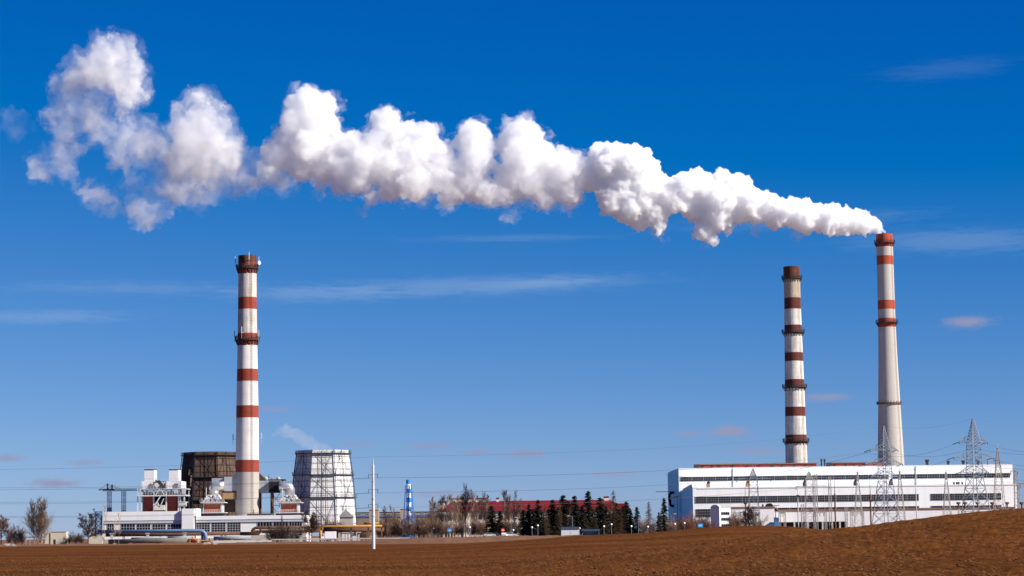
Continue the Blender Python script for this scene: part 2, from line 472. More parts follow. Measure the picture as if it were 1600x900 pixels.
# ------------------------------------------------------------------ chimneys and cooling towers
WHITE_P = mat('white_stack_paint', (.66, .64, .61), .85, var=.07, scale=.12, streak=.3, dirt=(.42, .33, .25), dirt_amt=.35, joint=(5.2, .10, .05))
CONC = mat('stack_concrete', (.38, .345, .31), .9, var=.10, scale=.15, streak=.15, dirt=(.35, .29, .23), dirt_amt=.3, joint=(2.6, .10, .08))
PALE_CONC = mat('pale_stack_concrete', (.42, .385, .345), .9, var=.06, scale=.1, streak=.16, joint=(5.0, .06, .06))
RED_P = mat('red_stack_paint', (.26, .040, .020), .8, var=.25, scale=.3, streak=.3, dirt=(.12, .03, .02), dirt_amt=.5, joint=(2.6, .15, .08))
ORANGE_P = mat('orange_red_stack_paint', (.37, .062, .026), .8, var=.15, scale=.3, streak=.2, dirt=(.25, .05, .03), dirt_amt=.4)
DARKRED_P = mat('sooty_red_stack_paint', (.105, .022, .014), .85, var=.25, scale=.3, streak=.35, dirt=(.05, .018, .012), dirt_amt=.6)
SOOT_P = mat('sooty_brick', (.12, .038, .022), .9, var=.3, scale=.4, streak=.5, dirt=(.015, .01, .008), dirt_amt=.8)
STAIN_P = mat('stained_stack_paint', (.45, .36, .27), .9, var=.15, scale=.3, streak=.45, dirt=(.22, .12, .06), dirt_amt=.7, dscale=.5)
DARK_ST = mat('dark_steel', (.045, .042, .042), .6, .3, var=.2, scale=.6)
RUST_ST = mat('rusty_steel', (.16, .075, .045), .8, .1, var=.3, scale=.6, dirt=(.07, .035, .025), dirt_amt=.6)
GREY_ST = mat('galvanised_steel', (.46, .47, .48), .5, .3, var=.12, scale=.5, dirt=(.3, .25, .2), dirt_amt=.3)
LIGHT_ST = mat('pale_painted_steel', (.44, .44, .45), .6, .1, var=.1, scale=.5, dirt=(.35, .28, .22), dirt_amt=.35)
BLACK = mat('soot_black', (.01, .009, .009), .95)

def chimney(px_base, Y, label, prof_px, bands, platforms, ladder_az, deck_mat, rings=()):
    """prof_px: (py, px_centre, width_px) top to bottom; bands: (py_top, material) top to bottom"""
    fr = Frame(px_base, Y)
    root = fr.root('chimney', label, 'chimney')
    ax = fr.O
    pz = [(fr.z(c, py), w / 2 * MPP(Y)) for py, c, w in prof_px]
    pz.append((-1.0, pz[-1][1] + (pz[-1][1] - pz[-2][1]) / max(1e-6, (pz[-2][0] - pz[-1][0])) * (pz[-1][0] + 1)))
    pz.sort()
    def rad(z): return float(np.interp(z, [a for a, _ in pz], [b for _, b in pz]))
    mats = []; cuts = []
    for py, m in bands:
        if m not in mats: mats.append(m)
        cuts.append((fr.z(px_base, py), mats.index(m)))
    top = cuts[0][0]
    mb = MB(); n = 48
    cuts.append((-1.0, None))
    for (z1, mi), (z0, _) in zip(cuts[:-1], cuts[1:]):
        k = max(2, int((z1 - z0) / 6))
        prof = [(rad(z0 + (z1 - z0) * i / k), z0 + (z1 - z0) * i / k) for i in range(k + 1)]
        mb.lathe(prof, n, mi=mi, caps=(False, False))
    shell = mb.build('shell', mats, root, smooth=True)
    rt = rad(top)
    li = MB(); li.lathe([(rt - .9, top - 14), (rt - .7, top + .05)], n, caps=(True, False))
    li.lathe([(rt - .7, top + .05), (rt, top + .05)], n, caps=(False, False))
    li.f = [tuple(reversed(f)) if i < n + 1 else f for i, f in enumerate(li.f)]
    li.build('lining', BLACK, root)
    for py, wide, hi in platforms:
        z = fr.z(px_base, py); r = rad(z); R_ = r + wide
        p = MB(); p.lathe([(r - .02, z - .25), (R_, z - .25), (R_, z), (r - .02, z)], 40, caps=(False, False))
        for j in range(20):
            t = 2 * math.pi * j / 20
            c, s = math.cos(t), math.sin(t)
            p.bar((R_ * .98 * c, R_ * .98 * s, z - .2), (r * c, r * s, z - 2.4), .28)
        po = p.build('platform', deck_mat, root)
        q = MB(); railing(q, [(R_ * math.cos(2 * math.pi * j / 40), R_ * math.sin(2 * math.pi * j / 40), z) for j in range(40)], hi, .16)
        q.build('railing', deck_mat, po)
    for py, wide in rings:
        z = fr.z(px_base, py); r = rad(z)
        p = MB(); p.lathe([(r, z - .5), (r + wide, z - .5), (r + wide, z + .5), (r, z + .5)], 40, caps=(False, False))
        for j in range(28):
            t = 2 * math.pi * j / 28
            p.bar(((r + wide) * math.cos(t), (r + wide) * math.sin(t), z - .4), ((r + wide) * math.cos(t), (r + wide) * math.sin(t), z + 1.3), .35)
        p.build('ring_beam', RUST_ST, root)
    # caged ladder up the side
    lb = MB(); t = ladder_az
    zs = np.linspace(3, top - 1, 40)
    for off in (-.3, .3):
        lb.tube([((rad(z) + .35) * math.cos(t) - off * math.sin(t), (rad(z) + .35) * math.sin(t) + off * math.cos(t), z) for z in zs], .06, 4)
    for z in np.arange(4, top - 1, 1.2):
        r = rad(z) + .35
        lb.bar((r * math.cos(t) + .3 * math.sin(t), r * math.sin(t) - .3 * math.cos(t), z), (r * math.cos(t) - .3 * math.sin(t), r * math.sin(t) + .3 * math.cos(t), z), .06)
    lb.build('ladder', deck_mat, root)
    return root, fr, rad

W, Rd = WHITE_P, RED_P
STAINED_W = mat('weathered_white_stack_paint', (.58, .54, .49), .9, var=.16, scale=.25, streak=.5, dirt=(.30, .20, .12), dirt_amt=.6, dscale=.35, joint=(5.2, .12, .05))
ch_l, fr_l, rad_l = chimney(386.5, 975, 'left chimney with broad red and white bands above a bare concrete foot',
    [(400, 386, 28.5), (470, 386, 29), (560, 386, 31.5), (640, 386, 34.5), (720, 386, 36), (803, 386.5, 37.5)],
    [(400, SOOT_P), (411, Rd), (428, STAINED_W), (465, Rd), (483.5, STAINED_W), (521, Rd), (540, W), (577, Rd), (596, W), (634, Rd), (653, W), (719, Rd), (738, CONC)],
    [(419, .9, 1.5), (531, 1.1, 1.5)], R(-60), DARK_ST)
def antennas(fr, rad, root):
    for py, ang, hh in ((412, -10, 2.6), (408, -75, 3.2), (527, -20, 2.6), (526, 185, 2.4), (522, -110, 2.6), (686, -3, 2.4), (687, 183, 2.2), (410, 188, 2.4)):
        z = fr.z(386, py); r = rad(z) + 1.25; t = R(ang)
        m = MB(); c, s = r * math.cos(t), r * math.sin(t)
        m.box(c - .2, c + .2, s - .15, s + .15, z, z + hh)
        m.bar((c, s, z - 2.2), (c, s, z + hh + .4), .14)
        m.bar(((rad(z)) * math.cos(t), (rad(z)) * math.sin(t), z + .2), (c, s, z + .2), .14)
        m.build('antenna', LIGHT_ST, root)
    z = fr.z(386, 412); r = rad(z) + 1.6; t = R(-25); c = Vector((r * math.cos(t), r * math.sin(t), z))
    m = MB(); d = Vector((.75, -.66, 0))
    m.tube([c - d * .1, c + d * .05, c + d * .4, c + d * .65], [.2, .5, .75, .8], 16); m.bar(c, (rad(z) * math.cos(t), rad(z) * math.sin(t), z), .16)
    m.build('dish', mat('white_dish', (.8, .8, .8), .5), root, smooth=False)
antennas(fr_l, rad_l, ch_l)
D = DARKRED_P
chimney(1246.5, 1390, 'sooty brown topped chimney with dark red bands behind the long white hall',
    [(417, 1237, 26), (466, 1238, 25.5), (510, 1239, 27), (600, 1242, 30), (690, 1245, 33), (726, 1246.5, 34)],
    [(417, SOOT_P), (436.5, STAIN_P), (465.5, D), (483, STAINED_W), (508, D), (522, STAINED_W), (551, D), (564.5, STAINED_W), (593, D), (607, STAINED_W), (636, D), (650.5, STAINED_W), (679.5, D), (693.5, STAINED_W)],
    [(435, 1.2, 1.7), (519.5, 1.6, 1.7), (605, 1.6, 1.7), (689.5, 1.6, 1.7)], R(-50), DARK_ST)
O_ = ORANGE_P
chimney(1394.5, 1420, 'tallest chimney, pale concrete with orange red bands only near its smoking top',
    [(366, 1380, 26), (420, 1381, 26), (505, 1385, 27), (560, 1387.5, 29.5), (630, 1391, 34), (690, 1393.5, 38.5), (727, 1395, 41)],
    [(366, O_), (386, PALE_CONC), (400, O_), (414, PALE_CONC), (469.5, O_), (483.5, PALE_CONC), (497.5, O_), (511.5, PALE_CONC)],
    [(379.5, 1.2, 1.6), (504, 1.5, 1.6)], R(-48), DARK_ST, rings=[(630.5, .9)])

# --- octagonal cooling towers: clad shell inside a steel frame
def cooling_tower(px, Y, label, levels, wide, panel, frame, rot, hole=False, tiers=(), thin=()):
    """levels: (py, half width px at that level) bottom last; wide: px half width -> circumradius factor"""
    fr = Frame(px, Y)
    root = fr.root('cooling_tower', label, 'cooling tower')
    k = math.cos(R(22.5))
    lv = sorted([(fr.z(px, py), w / k * MPP(Y)) for py, w in levels])
    if lv[0][0] > .2: lv.insert(0, (-.5, lv[0][1] + (lv[0][1] - lv[1][1]) / (lv[1][0] - lv[0][0]) * lv[0][0]))
    def rad(z): return float(np.interp(z, [a for a, _ in lv], [b for _, b in lv]))
    def V(j, z, out=0.0):
        t = R(22.5 + 45 * j) + rot; r = rad(z) + out
        return Vector((r * math.cos(t), r * math.sin(t), z))
    top = lv[-1][0]
    zs = [lv[0][0]] + [fr.z(px, p) for p in sorted(tiers, reverse=True)] + [top]
    sh = MB()
    inlet = 4.0
    nz, nx = 14, 6
    zz = np.linspace(inlet, top, nz + 1)
    for j in range(8):
        for a in range(nz):
            for b in range(nx):
                if hole and j == 4 and a in (8, 9, 10) and b == 4 - (a == 10): continue
                q = [V(j, zz[a]).lerp(V(j + 1, zz[a]), b / nx), V(j, zz[a]).lerp(V(j + 1, zz[a]), (b + 1) / nx),
                     V(j, zz[a + 1]).lerp(V(j + 1, zz[a + 1]), (b + 1) / nx), V(j, zz[a + 1]).lerp(V(j + 1, zz[a + 1]), b / nx)]
                sh.add(q, [(0, 1, 2, 3)])
    so_ = sh.build('cladding', panel, root)
    md = so_.modifiers.new('t', 'SOLIDIFY'); md.thickness = .35
    bs = MB(); 
    for j in range(8): bs.bar(V(j, -.5, 1.0), V(j, inlet + .1, 0), .9)
    bs.lathe([(rad(0) * .94, -.5), (rad(0) * .94, 1.4)], 8, rot=R(22.5) + rot)
    bs.build('basin', CONC, root)
    fm = MB(); o = .55
    for j in range(8):
        for a in range(nz): fm.bar(V(j, zz[a], o), V(j, zz[a + 1], o), .24)
        for q in (1 / 3, .5, 2 / 3):
            a_, b_ = V(j, inlet, o).lerp(V(j + 1, inlet, o), q), V(j, top, o).lerp(V(j + 1, top, o), q)
            m_ = V(j, zs[1], o).lerp(V(j + 1, zs[1], o), q)
            w_ = .2 if q == .5 else .13
            fm.bar(a_, m_, w_); fm.bar(m_, b_, w_)
        for i in range(len(zs) - 1):
            z0, z1 = max(zs[i], inlet), zs[i + 1]
            for s_ in range(1, 4):
                z = z0 + (z1 - z0) * s_ / 4
                fm.bar(V(j, z, o), V(j + 1, z, o), .14)
            mid0, mid1 = V(j, z0, o).lerp(V(j + 1, z0, o), .5), V(j, z1, o).lerp(V(j + 1, z1, o), .5)
            fm.bar(V(j, z1, o), V(j + 1, z0, o), .13)
            if (i + j) % 2 == 0: fm.bar(V(j, z0, o), mid1, .14)
            else: fm.bar(mid0, V(j + 1, z1, o), .14)
    fm.build('steel_frame', frame, root)
    for z in zs[1:]:
        zt = z - (1.6 if z == top else 0)
        g = MB()
        for j in range(8):
            a0, a1 = V(j, zt, .1), V(j + 1, zt, .1); b0, b1 = V(j, zt, 1.2), V(j + 1, zt, 1.2)
            up = Vector((0, 0, .28))
            g.add([a0, a1, b1, b0, a0 + up, a1 + up, b1 + up, b0 + up], [(0, 3, 2, 1), (4, 5, 6, 7), (2, 3, 7, 6), (0, 1, 5, 4)])
        go = g.build('gallery', frame, root)
        q = MB(); railing(q, [V(j, zt + .25, 1.15).lerp(V(j + 1, zt + .25, 1.15), i / 6) for j in range(8) for i in range(6)], 1.2, .08)
        q.build('railing', frame, go)
    return root, fr
PALE_CLAD = mat('pale_cladding', (.64, .63, .625), .8, var=.06, scale=.2, streak=.15, dirt=(.45, .38, .3), dirt_amt=.22)
BROWN_CLAD = mat('brown_cladding', (.10, .062, .044), .85, var=.35, scale=.25, streak=.4, dirt=(.06, .035, .025), dirt_amt=.7, dscale=.3)
FRAME_B = mat('dark_blue_steel', (.05, .06, .075), .6, .3, var=.15)
ct_w, fr_ct = cooling_tower(505.5, 1010, 'white cooling tower with dark steel lattice and steam at its rim',
    [(704, 39), (743, 44), (778, 47.5), (812, 50)], 0, PALE_CLAD, FRAME_B, R(4), tiers=(743, 778))
ct_d, fr_cd = cooling_tower(329, 1020, 'dark brown cooling tower with a hole in its cladding, partly behind the left chimney',
    [(707, 39.5), (746, 43.5), (780, 46), (812, 47.5)], 0, BROWN_CLAD, mat('black_steel', (.025, .022, .02), .7), R(-2), hole=True, tiers=(747, 782))
# ------------------------------------------------------------------ left plant
CLAD_W = mat('white_cladding', (.70, .70, .70), .6, var=.04, scale=.15, streak=.08, joint=(1.9, .07, .05), dirt=(.6, .55, .5), dirt_amt=.2)
CLAD_V = mat('ribbed_white_cladding', (.62, .62, .63), .6, var=.05, scale=.2, streak=.1, jx=(.8, .10, .3), dirt=(.55, .47, .4), dirt_amt=.3)
BAND_G = mat('pale_blue_grey_panels', (.42, .45, .50), .7, var=.08, scale=.4, jx=(1.5, .12, .1))
GLASS = mat('dark_window_glass', (.006, .009, .016), .4, spec=.08, var=.5, scale=.35)
SASH = mat('grey_window_sash', (.33, .33, .34), .6, var=.1)
BRICK = mat('dark_red_brick', (.20, .032, .022), .9, var=.3, scale=.6, dirt=(.05, .02, .015), dirt_amt=.6, dscale=.5)
BRICK_O = mat('orange_brick', (.40, .115, .055), .9, var=.3, scale=1.2, dirt=(.22, .06, .03), dirt_amt=.8, dscale=1.4)
SILVER = mat('dull_aluminium', (.62, .60, .58), .38, .75, var=.12, scale=.4, dirt=(.35, .27, .2), dirt_amt=.3)
DUCT = mat('grey_duct_sheet', (.36, .38, .41), .6, .3, var=.15, scale=.3, jx=(2.2, .2, .06), dirt=(.15, .12, .1), dirt_amt=.5)
RUST_PIPE = mat('rusty_pipe_wrap', (.105, .050, .028), .85, var=.3, scale=.4, dirt=(.04, .022, .014), dirt_amt=.5)
BLUE_PIPE = mat('pale_blue_pipe', (.12, .19, .32), .6, var=.08, scale=.4)
BLUE_ST = mat('blue_steel', (.055, .16, .36), .5, var=.15, scale=.5)
YELLOW = mat('yellow_gas_paint', (.34, .175, .045), .7, var=.15, scale=.6, dirt=(.45, .2, .06), dirt_amt=.4)
CONC_P = mat('pale_precast_concrete', (.40, .37, .33), .9, var=.12, scale=.4, dirt=(.36, .31, .26), dirt_amt=.4)
CONC_D = mat('grey_concrete_pipe', (.13, .115, .10), .9, var=.3, scale=.35, dirt=(.2, .17, .15), dirt_amt=.5, jx=(5, .2, .02))
DARKBROWN = mat('dark_brown_steel', (.055, .035, .027), .8, var=.3)

def pbox(mb, f, x0, x1, y0, y1, v0, v1, mi=0):
    """box whose front face covers pixels x0..x1, y0 (top)..y1 (bottom) at depth offset v0"""
    xm = (x0 + x1) / 2
    ym = y0 if y1 is None else (y0 + y1) / 2
    a, b = f.x(x0, ym, v0), f.x(x1, ym, v0)
    return mb.box(a, b, v0, v1, f.z(xm, y1, v0) if y1 is not None else -.5, f.z(xm, y0, v0), mi)
def window_bank(parent, f, x0, x1, y0, y1, v, cols, rows, t=.16, sash=None, name='window'):
    xm = (x0 + x1) / 2
    a, b, z0, z1 = f.x(x0, y1, v), f.x(x1, y1, v), f.z(xm, y1, v), f.z(xm, y0, v)
    m = MB(); d = .12
    for i in range(cols + 1):
        x = a + (b - a) * i / cols; m.box(x - t / 2, x + t / 2, v - d, v - .004, z0, z1)
    for i in range(rows + 1):
        z = z0 + (z1 - z0) * i / rows; m.box(a - t / 2, b + t / 2, v - d - .006, v - .008, z - t / 2, z + t / 2)
    o = m.build(name, sash or SASH, parent)
    g = MB().box(a, b, v - .06, v - .02, z0, z1).build('glass', GLASS, o)
    return o

def turbine_house():
    f = Frame(162, 945); r = f.root('plant_building', 'long low white plant building with ribbon windows at the foot of the left chimney', 'plant building')
    w = MB()
    pbox(w, f, 162, 284, 800, None, .6, 26); pbox(w, f, 306, 478, 806, None, .6, 26)
    w.build('wall', CLAD_W, r)
    s = MB(); pbox(s, f, 161.5, 284, 799.3, 813.3, 0, .59); pbox(s, f, 306, 479, 805.5, 811.5, 0, .59); s.build('fascia', CLAD_W, r)
    s = MB(); pbox(s, f, 161.7, 283.9, 813.4, 817.6, .2, .58); pbox(s, f, 306.1, 478.5, 811.6, 815.6, .2, .58); s.build('band', BAND_G, r)
    s = MB(); pbox(s, f, 284.1, 303, 794.8, None, -1.5, 14); s.build('stair_block', CLAD_W, r)
    s = MB(); pbox(s, f, 303.1, 306.5, 794.4, 806.5, -1.0, 13); s.build('stair_block_wing', CLAD_W, r)
    for a, b, c in ((167.5, 178, 3), (189, 211, 5), (213.5, 235, 5), (238, 259, 5), (262, 283, 5)):
        window_bank(r, f, a, b, 818.8, 829, .59, c, 2)
    for a, b in ((305.8, 328), (330, 352.5), (354.6, 376)): window_bank(r, f, a + .7, b, 816.3, 831, .59, 5, 4)
    for a, b in ((402, 425), (427, 450), (452, 472)): window_bank(r, f, a, b, 815.8, 822.5, .59, 5, 1)
    for a, b in ((166, 190), (194, 222), (226, 256), (260, 282)): window_bank(r, f, a, b, 832, 837, .59, 6, 1)
    k = MB(); pbox(k, f, 386, 424, 802.5, 805.8, 4, 10); k.build('roof_light', DARKBROWN, r)
    p = MB(); pbox(p, f, 161.5, 479, 841, None, .3, .595); p.build('plinth', CONC, r)
turbine_house()

def hot_boilers():
    f = Frame(219, 968)
    r = f.root('boiler_unit', 'open steel boiler unit with dark red brick and two white boxes on top', 'boiler')
    w = MB()
    pbox(w, f, 224.5, 240, 772.6, 800, 1.2, 14); pbox(w, f, 262, 274, 772.6, 800, 1.2, 14); pbox(w, f, 224, 276, 768, 773.8, 1.5, 14)
    w.build('brick_panel', BRICK, r)
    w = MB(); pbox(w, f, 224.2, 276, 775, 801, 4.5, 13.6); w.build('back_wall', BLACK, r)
    w = MB(); pbox(w, f, 221.5, 240.5, 751.5, 763.5, 0, 14); pbox(w, f, 240.6, 259, 752, 763.5, .6, 14); pbox(w, f, 260.5, 283.5, 751.8, 763.3, 0, 14)
    w.build('casing', CLAD_V, r)
    for a, b in ((225.5, 241), (264, 279)):
        s = MB(); pbox(s, f, a, b, 734, 751.4, 1.5, 9); h = s.build('air_intake', CLAD_V, r)
        s = MB(); pbox(s, f, a - .3, b + .2, 733, 734, 1.3, 9.2); s.build('cap', DARK_ST, h)
    d = MB()
    pbox(d, f, 215, 290, 773.3, 775.2, -2.6, 14); pbox(d, f, 219, 290, 763.4, 764.6, -1.6, 14); pbox(d, f, 278, 290, 783.8, 785, -2, 8)
    d.build('deck', LIGHT_ST, r)
    c = MB()
    for px in (215.2, 221.5, 240.3, 260, 279, 281.8, 288): 
        y0 = 751.5 if px > 216 and px < 283 else 762
        a = f(px, y0, -.9); b = f(px, 800, -.9); c.box(a[0] - .26, a[0] + .26, -1.1, -.6, -1 if px < 216 else b[1] - 1, a[1])
        c.box(a[0] - .2, a[0] + .2, 12.6, 13, -1, a[1])
    c.build('column', LIGHT_ST, r)
    b = MB()
    def br(p, q, t=.3): 
        (x0, z0), (x1, z1) = f(*p, -2.4), f(*q, -2.4); b.bar((x0, -2.4, z0), (x1, -2.4, z1), t)
    br((251, 775), (242, 789), .42); br((243, 786), (251, 792), .3); br((245, 783), (250, 792), .3); br((250, 792), (256, 779), .3); br((250, 764), (243, 774)); br((252, 765), (257, 774))
    b.build('brace', LIGHT_ST, r)
    st = MB(); (x0, z0), (x1, z1), (x2, z2) = f(240, 755, -1.2), f(247, 751.8, -1.2), f(256.5, 762.5, -1.2)
    st.bar((x0, -1.2, z0), (x1, -1.2, z1), 1.2, .5); st.bar((x1, -1.2, z1), (x2, -1.2, z2), 1.2, 1.4)
    st.build('conveyor_stair', DARK_ST, r)
    q = MB()
    for a, b_, y, v in ((215, 290, 773.3, -2.5), (222, 283, 751.5, .1), (219, 290, 763.4, -1.5)):
        p0, p1 = f(a, y, v), f(b_, y, v); n = int((b_ - a) / 4)
        railing(q, [(p0[0] + (p1[0] - p0[0]) * i / n, v, p0[1] + (p1[1] - p0[1]) * i / n) for i in range(n + 1)], 1.1, .11, closed=False)
    q.build('railing', GREY_ST, r)
    k = MB(); pbox(k, f, 240, 257, 789.3, 797.2, -2.4, .5); k.build('control_cabin', CONC_P, r)
    k = MB(); (x, z) = f(287, 788, -1); k.tube([(x - 2, -1, z), (x + 1.2, -1, z)], .9, 12); k.build('drum', CONC_P, r)
    k = MB(); pbox(k, f, 272, 278, 764.9, 770.5, -1.5, -.3); pbox(k, f, 284, 290, 762.5, 771.5, -2, -1.2); k.build('cage', GREY_ST, r)
hot_boilers()

def gas_boiler(px, label, facing):
    """orange brick furnace box, white roof truss, aluminium elbow and rails"""
    f = Frame(px, 966)
    r = f.root('boiler', label, 'boiler', 'twin boilers beside the chimney')
    D = lambda dx: px + dx
    w = MB(); pbox(w, f, D(-12), D(12.5), 787.5, 800.5, 0, 9); w.build('brick_furnace', BRICK_O, r)
    c = MB(); pbox(c, f, D(12.6), D(14.6), 786, 801, -.4, 9); pbox(c, f, D(-15), D(-13.6), 786, 803, -.4, .4); pbox(c, f, D(-14.5), D(15), 786.1, 787.4, -.3, 9); c.build('column', LIGHT_ST, r)
    d = MB(); pbox(d, f, D(-19), D(19.5), 784.6, 785.9, -1.6, 10); pbox(d, f, D(-20), D(20), 800.6, 801.8, -1.8, 10); pbox(d, f, D(-20), D(20), 801.9, 806.5, 1, 9.5, 1); d.build('deck', [LIGHT_ST, DARKBROWN], r)
    t = MB(); z0, z1 = f.z(px, 784.4), f.z(px, 773.6)
    X = lambda dx: f.x(D(dx))
    b0 = [(X(-15), -.8, z0), (X(15), -.8, z0), (X(15), 8.6, z0), (X(-15), 8.6, z0)]; b1 = [(X(-8), 2, z1), (X(8), 2, z1), (X(8), 6.5, z1), (X(-8), 6.5, z1)]
    for i in range(4):
        j = (i + 1) % 4
        t.bar(b0[i], b1[i], .5); t.bar(b1[i], b1[j], .5); t.bar(b0[i], b0[j], .7)
        A = [Vector(b0[i]).lerp(Vector(b0[j]), q) for q in (.25, .5, .75)]; B_ = [Vector(b1[i]).lerp(Vector(b1[j]), q) for q in (.33, .66)]
        for p_, q_ in ((b0[i], B_[0]), (A[0], b1[i]), (A[0], B_[0]), (A[1], B_[0]), (A[1], B_[1]), (A[2], B_[1]), (A[2], b1[j]), (b0[j], B_[1])): t.bar(p_, q_, .34)
        m0, m1 = Vector(b0[i]).lerp(Vector(b1[i]), .5), Vector(b0[j]).lerp(Vector(b1[j]), .5); t.bar(m0, m1, .3)
    t.build('roof_truss', LIGHT_ST, r)
    h = MB(); h.add([b0[0], b0[1], b0[2], b0[3], b1[0], b1[1], b1[2], b1[3]], [(0, 1, 5, 4), (1, 2, 6, 5), (2, 3, 7, 6), (3, 0, 4, 7), (4, 5, 6, 7)])
    h.v = [(x * .9, 3.9 + (y - 3.9) * .8, z - .15) for x, y, z in h.v]; h.build('hood', DARK_ST, r)
    e = MB(); s = facing; rr = 7.0 * MPP(966); zt = f.z(px, 762)
    pts = [(0, 4, z1 - .5), (0, 4, zt)]
    for k in range(1, 7):
        a = k / 6 * math.pi / 2; q = 8 * MPP(966)
        pts.append((s * q * (1 - math.cos(a)), 4, zt + q * .35 * math.sin(a)))
    pts.append((s * 16 * MPP(966), 4, zt + 8 * MPP(966) * .35))
    e.tube(pts, [rr] * len(pts), 20); e.build('flue_elbow', SILVER, r, smooth=True)
    p = MB()
    for dx in (-9.5, 9): x = f.x(D(dx)); p.tube([(x, -.6, z0), (x, -.6, zt)], .16, 6)
    p.build('vent_pipe', LIGHT_ST, r)
    q = MB()
    for y, v in ((784.6, -1.5), (800.6, -1.7)):
        z = f.z(px, y, v); railing(q, [(f.x(D(-19)) + (f.x(D(19.5)) - f.x(D(-19))) * i / 10, v, z) for i in range(11)], 1.1, .11, closed=False)
    q.build('railing', GREY_ST, r)
    v_ = MB()
    for dx, y in ((15, 781), (17, 783), (-17, 781)): pbox(v_, f, D(dx - .9), D(dx + .9), y - 2.4, y + 3, -1.2, -.2)
    v_.build('safety_valve', mat('tan_lagging', (.30, .18, .09), .8, var=.2), r)
gas_boiler(332, 'orange brick boiler with silver elbow flue in front of the brown tower', 1)
gas_boiler(451, 'orange brick boiler with silver elbow flue beside the white tower', -1)

def ducts():
    f = Frame(350, 972)
    r = f.root('flue_duct', 'grey flue duct running from the left orange brick boiler into the striped chimney', 'flue duct')
    d = MB(); pbox(d, f, 331, 350, 747, 754.5, 2, 7); pbox(d, f, 350.1, 362, 745, 767.5, 0, 7); d.prism([(f.x(362), f.z(362, 767.5)), (f.x(372), f.z(372, 767.5)), (f.x(372), f.z(372, 737)), (f.x(362), f.z(362, 745))], .5, 7)
    d.build('duct', DUCT, r)
    k = MB(); pbox(k, f, 344, 350, 754.6, 767, 1.5, 6.5); k.build('duct_drop', LIGHT_ST, r)
    k = MB(); pbox(k, f, 348, 368, 770, 780, 0, 6); k.build('fan_house', mat('tan_lagging', (.30, .18, .09), .8, var=.2), r)
    k = MB(); pbox(k, f, 348, 368, 780.1, 800, 2.5, 6); pbox(k, f, 346, 369, 767.6, 769.9, .3, 6.5); k.build('support', DARKBROWN, r)
    f = Frame(424, 975)
    r = f.root('flue_duct', 'dark flue duct on rusty legs running from the striped chimney to the right boiler', 'flue duct')
    d = MB(); pbox(d, f, 400, 440, 751, 770, 0, 7); d.build('duct', DUCT, r)
    k = MB(); k.prism([(f.x(403), f.z(403, 750.8)), (f.x(415.5), f.z(415.5, 750.8)), (f.x(404), f.z(404, 739))], 1, 6); k.build('sloping_cover', DARKBROWN, r)
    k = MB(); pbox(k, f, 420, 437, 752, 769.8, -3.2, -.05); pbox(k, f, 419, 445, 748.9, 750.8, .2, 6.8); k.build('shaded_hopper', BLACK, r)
    k = MB()
    for px in (404.5, 424): a = f.x(px, 790); k.box(a - .45, a + .45, .5, 1.4, -.5, f.z(px, 770.2)); k.box(a - .45, a + .45, 5.5, 6.4, -.5, f.z(px, 770.2))
    b = lambda p, q: k.bar((f(*p)[0], 1, f(*p)[1]), (f(*q)[0], 1, f(*q)[1]), .22)
    b((425, 772), (433, 782)); b((437, 771), (429, 782)); b((425, 780), (437, 780)); b((425, 791), (433, 802)); b((425, 790), (437, 790))
    k.build('leg', RUST_ST, r)
    k = MB(); k.bar((f.x(418.5), 3, f.z(418, 749)), (f.x(418.5), 3, f.z(418, 741)), .18); k.bar((f.x(415.5), 3, f.z(418, 746)), (f.x(421.5), 3, f.z(418, 746)), .14); k.build('mast', DARK_ST, r)
    k = MB(); pbox(k, f, 423, 425.5, 747, 749.5, 1, 2); k.build('valve', mat('red_paint', (.6, .06, .03), .5), r)
    k = MB()
    for px in (414.5, 434): x, z = f(px, 748.5); k.ball((x, 3, z + .2), .9, 10)
    k.build('silencer', CONC_P, r)
ducts()

def gantry():
    f = Frame(170, 1000)
    r = f.root('gantry_crane', 'blue legged lattice gantry crane above the left end of the low building', 'gantry crane')
    b = MB(); z0, z1 = f.z(180, 766.8), f.z(180, 764.2)
    xa, xb = f.x(160), f.x(216)
    for y in (0, 2.4):
        for z in (z0, z1): b.bar((xa, y, z), (xb, y, z), .17)
        n = 22
        for i in range(n):
            a, c = xa + (xb - xa) * i / n, xa + (xb - xa) * (i + 1) / n
            b.bar((a, y, z0), ((a + c) / 2, y, z1), .07); b.bar(((a + c) / 2, y, z1), (c, y, z0), .07)
    b.bar((f.x(153), 1.2, z0 + .5), (f.x(178), 1.2, z0 + .5), .35, .4)
    b.build('girder', DARKBROWN, r)
    for px, w in ((170, 4.2), (192.5, 4.0)):
        l = MB()
        for s in (-.45, .45): lattice(l, (f.x(px) + s, 1.2, -.5), (f.x(px) + s * 1.3, 1.2, z0), .6, .7, 16, .11)
        l.bar((f.x(px) - 1, 1.2, z0 * .62), (f.x(px) + 1, 1.2, z0 * .62), .3)
        l.build('leg', BLUE_ST, r)
    t = MB()
    for px in (167, 174): 
        x = f.x(px); lattice(t, (x, 1.2, z1), (x, 1.2, f.z(px, 755.5 + (px > 170) * 1.5)), .6, .4, 4, .12)
    t.build('tower', DARKBROWN, r)
    g = MB(); zt = f.z(167, 756)
    for a, c in (((167, 756), (155, 764.5)), ((167, 756), (182, 763.5)), ((174, 757.5), (188, 764)), ((174, 757.5), (169, 764))):
        g.bar((f(*a)[0], 1.2, f(*a)[1]), (f(*c)[0], 1.2, f(*c)[1]), .13)
    g.build('stay', DARKBROWN, r)
    k = MB(); pbox(k, f, 167, 173, 793, 799, -1, 2); k.build('winch_house', CONC_P, r)
gantry()

